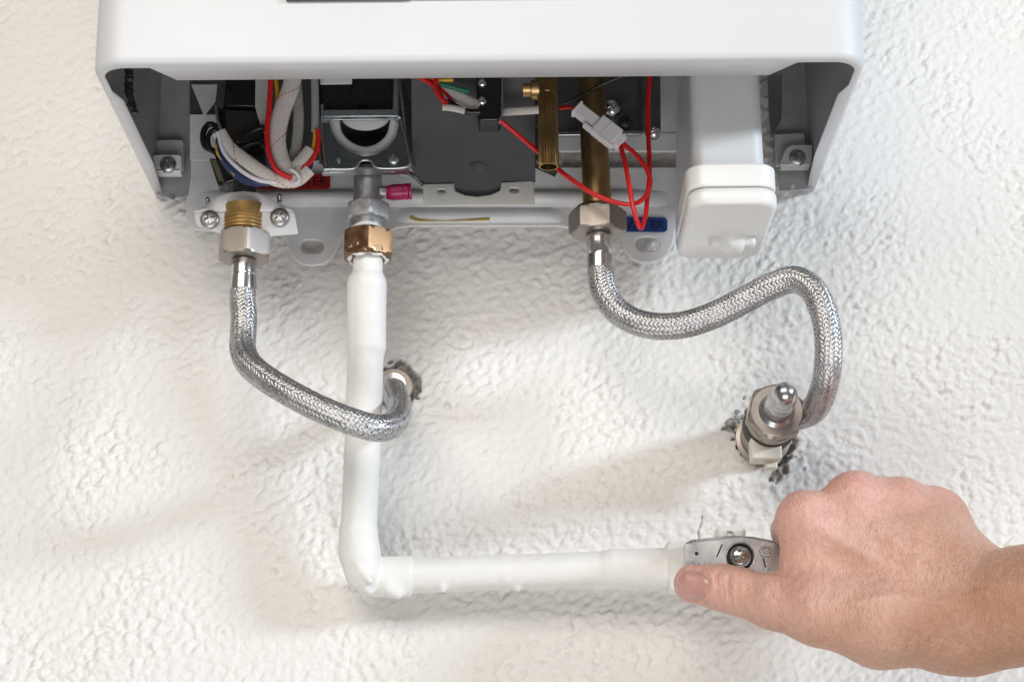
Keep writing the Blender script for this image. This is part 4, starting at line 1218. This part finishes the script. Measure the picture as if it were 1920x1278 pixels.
def hand_sdf(P):
    d = None
    for (a, b, ra, rb, k) in CONES:
        q = sd_cone(P, a, b, ra, rb)
        d = q if d is None else smin(d, q, k)
    return d
bbp = np.array([tuple(c[0]) for c in CONES] + [tuple(c[1]) for c in CONES])
lo = bbp.min(0) - 0.036; hi = bbp.max(0) + 0.036
lo[1] = max(lo[1], -0.27)
V, F = surface_nets(hand_sdf, lo, hi, 0.0010)
for _ in range(2):                                  # settle the vertices onto the surface
    e = 0.0003
    gr = np.stack([hand_sdf(V + np.eye(3)[i] * e) - hand_sdf(V - np.eye(3)[i] * e) for i in range(3)], 1) / (2 * e)
    gn = gr / np.maximum(1e-6, np.linalg.norm(gr, axis=1))[:, None]
    V = V - gn * np.clip(hand_sdf(V), -0.0006, 0.0006)[:, None] * 0.9
# tendons, creases and folds worked into the skin
R_ = np.array(tuple(RIGHT)); U_ = np.array(tuple(UP)); F_ = np.array(tuple(FWD)); C_ = np.array(tuple(CAM))
rel = V - C_; dep = rel @ F_
PX = W0 / 2 + FPX * (rel @ R_) / dep; PY = H0 / 2 - FPX * (rel @ U_) / dep
front = np.clip(-(gn @ F_) * 3, 0, 1)
disp = np.zeros(len(V))
def seg_d(a, b):
    a = np.array(a, float); b = np.array(b, float); ab = b - a
    t = np.clip(((PX - a[0]) * ab[0] + (PY - a[1]) * ab[1]) / (ab @ ab), 0, 1)
    return np.hypot(PX - a[0] - t * ab[0], PY - a[1] - t * ab[1]), t
def crease(line, depth, w):
    global disp
    dm = np.full(len(V), 1e9)
    for a, b in zip(line[:-1], line[1:]):
        d, t = seg_d(a, b); dm = np.minimum(dm, d)
    ends = np.ones(len(V))
    for e_ in (line[0], line[-1]):
        ends = np.minimum(ends, np.clip(np.hypot(PX - e_[0], PY - e_[1]) / 14, 0, 1))
    disp += (-depth * np.exp(-(dm / w) ** 2) + depth * 0.45 * np.exp(-((dm - w * 2.2) / (w * 1.3)) ** 2)) * front * ends
crease([(1365, 1078), (1367, 1100), (1371, 1125), (1374, 1146)], 0.00060, 3.2)
crease([(1356, 1086), (1357, 1110), (1360, 1132)], 0.00032, 3.0)
crease([(1347, 1092), (1348, 1112), (1351, 1128)], 0.00025, 3.0)
crease([(1379, 1100), (1381, 1120), (1384, 1142)], 0.00022, 3.0)
crease([(1350, 1120), (1356, 1136), (1362, 1146)], 0.00028, 3.0)
for a, b, h in (((1525, 985), (1690, 1080), 0.0011), ((1604, 940), (1730, 1075), 0.0012), ((1692, 955), (1765, 1075), 0.0008)):
    d, t = seg_d(a, b); disp += h * np.exp(-(d / 15) ** 2) * front * np.sin(np.pi * np.clip(t, 0.02, 0.98)) ** 0.6
for (x, y, rx, ry, h) in ((1545, 950, 26, 16, -0.0012), (1648, 935, 20, 15, -0.0010), (1728, 950, 18, 14, -0.0008), (1560, 1060, 60, 30, -0.0008), (1620, 1215, 60, 24, 0.0006)):
    disp += h * np.exp(-((PX - x) / rx) ** 2 - ((PY - y) / ry) ** 2) * front
crease([(1768, 1035), (1795, 1040), (1822, 1046)], 0.00025, 3.2)
crease([(1752, 1040), (1790, 1050), (1824, 1056)], 0.0002, 3.2)
for vein in ([(1555, 1000), (1600, 1030), (1650, 1050), (1720, 1048), (1790, 1080)], [(1650, 985), (1690, 1020), (1720, 1048)], [(1600, 1130), (1680, 1110), (1760, 1130), (1850, 1110)]):
    dm = np.full(len(V), 1e9)
    for a, b in zip(vein[:-1], vein[1:]):
        dm = np.minimum(dm, seg_d(a, b)[0])
    disp += 0.00055 * np.exp(-(dm / 8) ** 2) * front
# nail bed
NCX, NCY, NA, NB = 1299, 1096, 29, 27
ca, sa = math.cos(math.radians(12)), math.sin(math.radians(12))
def nail_uv(px, py):
    x, y = px - NCX, py - NCY
    return (x * ca + y * sa) / NA, (-x * sa + y * ca) / NB
u_, v_ = nail_uv(PX, PY)
q = (np.abs(u_) ** 2.6 + np.abs(v_) ** 2.6) ** (1 / 2.6)
disp += (0.00065 * np.exp(-((q - 1.26) / 0.12) ** 2) * (u_ > -0.75) - 0.0005 * np.exp(-((q - 1.06) / 0.10) ** 2) - 0.00035 * np.clip(1.05 - q, 0, 0.12) / 0.12) * front
disp += 0.00009 * snoise(V, 0.006, 31) + 0.00022 * snoise(V, 0.022, 32)
V2 = V + gn * disp[:, None]
person = empty('person', hpn(1905, 1140, -0.145), 'bare right hand and forearm gripping the gas cock lever', 'person')

def skin_material():
    m = bpy.data.materials.new('skin'); m.use_nodes = True
    nt = m.node_tree; b = nt.nodes['Principled BSDF']
    tc = nt.nodes.new('ShaderNodeTexCoord')
    n = nt.nodes.new('ShaderNodeTexNoise'); n.inputs['Scale'].default_value = 38; n.inputs['Detail'].default_value = 5
    nt.links.new(tc.outputs['Object'], n.inputs['Vector'])
    r = nt.nodes.new('ShaderNodeValToRGB'); cr_ = r.color_ramp
    cr_.elements[0].position = 0.3; cr_.elements[1].position = 0.72
    cr_.elements[0].color = (0.60, 0.345, 0.265, 1); cr_.elements[1].color = (0.70, 0.455, 0.37, 1)
    nt.links.new(n.outputs['Fac'], r.inputs['Fac'])
    a = nt.nodes.new('ShaderNodeAttribute'); a.attribute_name = 'flush'
    mx = nt.nodes.new('ShaderNodeMix'); mx.data_type = 'RGBA'
    mx.inputs['B'].default_value = (0.70, 0.37, 0.325, 1)
    nt.links.new(a.outputs['Fac'], mx.inputs['Factor']); nt.links.new(r.outputs['Color'], mx.inputs['A'])
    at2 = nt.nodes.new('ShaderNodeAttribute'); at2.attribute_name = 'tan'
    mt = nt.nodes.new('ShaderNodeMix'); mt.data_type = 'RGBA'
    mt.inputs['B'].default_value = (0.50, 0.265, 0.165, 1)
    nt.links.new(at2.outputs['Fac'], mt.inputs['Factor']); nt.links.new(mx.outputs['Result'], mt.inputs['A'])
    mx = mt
    n5 = nt.nodes.new('ShaderNodeTexNoise'); n5.inputs['Scale'].default_value = 420; n5.inputs['Detail'].default_value = 4
    nt.links.new(tc.outputs['Object'], n5.inputs['Vector'])
    mm = nt.nodes.new('ShaderNodeMix'); mm.data_type = 'RGBA'; mm.blend_type = 'OVERLAY'; mm.inputs['Factor'].default_value = 0.22
    nt.links.new(mx.outputs['Result'], mm.inputs['A']); nt.links.new(n5.outputs['Fac'], mm.inputs['B'])
    nt.links.new(mm.outputs['Result'], b.inputs['Base Color'])
    b.inputs['Roughness'].default_value = 0.48
    b.inputs['Specular IOR Level'].default_value = 0.38
    b.inputs['Subsurface Weight'].default_value = 0.15
    b.inputs['Subsurface Radius'].default_value = (1.0, 0.35, 0.2)
    b.inputs['Subsurface Scale'].default_value = 0.004
    vo = nt.nodes.new('ShaderNodeTexVoronoi'); vo.feature = 'DISTANCE_TO_EDGE'; vo.inputs['Scale'].default_value = 850
    mp = nt.nodes.new('ShaderNodeMapping'); mp.inputs['Rotation'].default_value = (0, 0.6, 0); mp.inputs['Scale'].default_value = (1, 0.6, 0.45)
    nt.links.new(tc.outputs['Object'], mp.inputs['Vector']); nt.links.new(mp.outputs['Vector'], vo.inputs['Vector'])
    n2 = nt.nodes.new('ShaderNodeTexNoise'); n2.inputs['Scale'].default_value = 330; n2.inputs['Detail'].default_value = 4
    nt.links.new(mp.outputs['Vector'], n2.inputs['Vector'])
    b1 = nt.nodes.new('ShaderNodeBump'); b1.inputs['Distance'].default_value = 0.0007; b1.inputs['Strength'].default_value = 0.7
    b2 = nt.nodes.new('ShaderNodeBump'); b2.inputs['Distance'].default_value = 0.0014; b2.inputs['Strength'].default_value = 0.7
    nt.links.new(vo.outputs['Distance'], b1.inputs['Height']); nt.links.new(n2.outputs['Fac'], b2.inputs['Height'])
    nt.links.new(b1.outputs['Normal'], b2.inputs['Normal']); nt.links.new(b2.outputs['Normal'], b.inputs['Normal'])
    return m
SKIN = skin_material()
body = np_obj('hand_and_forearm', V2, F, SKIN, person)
fl = np.zeros(len(V))
for k_ in KN.values():
    p = np.array(tuple(hpn(*k_))); fl = np.maximum(fl, 0.95 * np.exp(-(((V - p) ** 2).sum(1)) / 0.014 ** 2))
for p_, r_s in (((1352, 1101, -0.09), 0.012), ((1300, 1093, -0.085), 0.012), ((1500, 1110, -0.1), 0.016)):
    p = np.array(tuple(hpn(*p_))); fl = np.maximum(fl, 0.75 * np.exp(-(((V - p) ** 2).sum(1)) / r_s ** 2))
if len(body.data.vertices) == len(V):
    a_ = body.data.attributes.new('flush', 'FLOAT', 'POINT'); a_.data.foreach_set('value', fl.astype(np.float32))

tn = np.clip((PX - 1640) / 260, 0, 1) * 0.55 + np.clip((PY - 1090) / 140, 0, 1) * 0.45  # tan plus shade painted into the skin, stronger to the right and below
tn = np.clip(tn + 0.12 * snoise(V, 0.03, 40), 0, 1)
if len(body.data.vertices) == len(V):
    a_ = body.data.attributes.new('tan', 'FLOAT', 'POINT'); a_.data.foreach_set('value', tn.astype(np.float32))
# fine hairs on the back of the hand and the forearm
hr_ = np.random.default_rng(5)
cand = np.where((front > 0.8) & (PX > 1540) & (PX < 2050) & (PY > 1010) & (PY < 1215))[0]
g = G()
for i in hr_.choice(cand, 520, replace=False):
    p = Vector(V2[i]); n_ = Vector(gn[i])
    t_ = RIGHT * hr_.normal(-0.35, 0.25) + UP * hr_.normal(0.8, 0.3) * (1 if PX[i] < 1750 else 0.4) + n_ * 0.25
    t_ = (t_ - n_ * t_.dot(n_) * 0.8).normalized(); L = hr_.uniform(0.003, 0.0065)
    c_ = [p - n_ * 0.0001, p + t_ * L * 0.5 + n_ * 0.0005, p + t_ * L + n_ * 0.0005]
    g.add(*tube_g(np.array([tuple(q) for q in c_]), np.array([0.00005, 0.00004, 0.000015]), 3, cap=False))
obj('fine_hair', g.v, g.f, 'hair', person, smooth=80, kind='stuff')

# thumb nail: a thin curved plate bedded in the thumb
def hit(px, py):
    d = np.array(tuple(ray(px, py))); d /= np.linalg.norm(d); t = 0.6
    for _ in range(60):
        s_ = hand_sdf((C_ + d * t)[None, :])[0]
        t += s_
        if s_ < 1e-5: break
    return C_ + d * t
v = []; f = []
NU, NV = 16, 16
for i in range(NU + 1):
    for j in range(NV + 1):
        a, b_ = 2 * i / NU - 1, 2 * j / NV - 1
        # square to super-ellipse
        u = a * math.sqrt(max(0, 1 - b_ * b_ * 0.42)); w = b_ * math.sqrt(max(0, 1 - a * a * 0.42))
        x, y = u * NA, w * NB
        px, py = NCX + x * ca - y * sa, NCY + x * sa + y * ca
        for sh_ in range(12):
            p = hit(NCX + (px - NCX) * (1 - 0.03 * sh_), NCY + (py - NCY) * (1 - 0.03 * sh_))
            if abs(hand_sdf(p[None])[0]) < 0.0004: break
        e = 0.0004
        n_ = np.array([hand_sdf((p + np.eye(3)[k] * e)[None])[0] - hand_sdf((p - np.eye(3)[k] * e)[None])[0] for k in range(3)]); n_ /= np.linalg.norm(n_)
        edge = 1 - max(abs(a), abs(b_)) ** 6
        v.append(p + n_ * (-0.0003 + 0.00075 * edge))
for i in range(NU):
    for j in range(NV):
        f.append((i * (NV + 1) + j, i * (NV + 1) + j + 1, (i + 1) * (NV + 1) + j + 1, (i + 1) * (NV + 1) + j))
M['nail'] = mat('thumb_nail', (0.56, 0.31, 0.275), 0.26, var=0.10, vscale=160, coat=0.25)
obj('thumb_nail', v, f, 'nail', person, smooth=80)
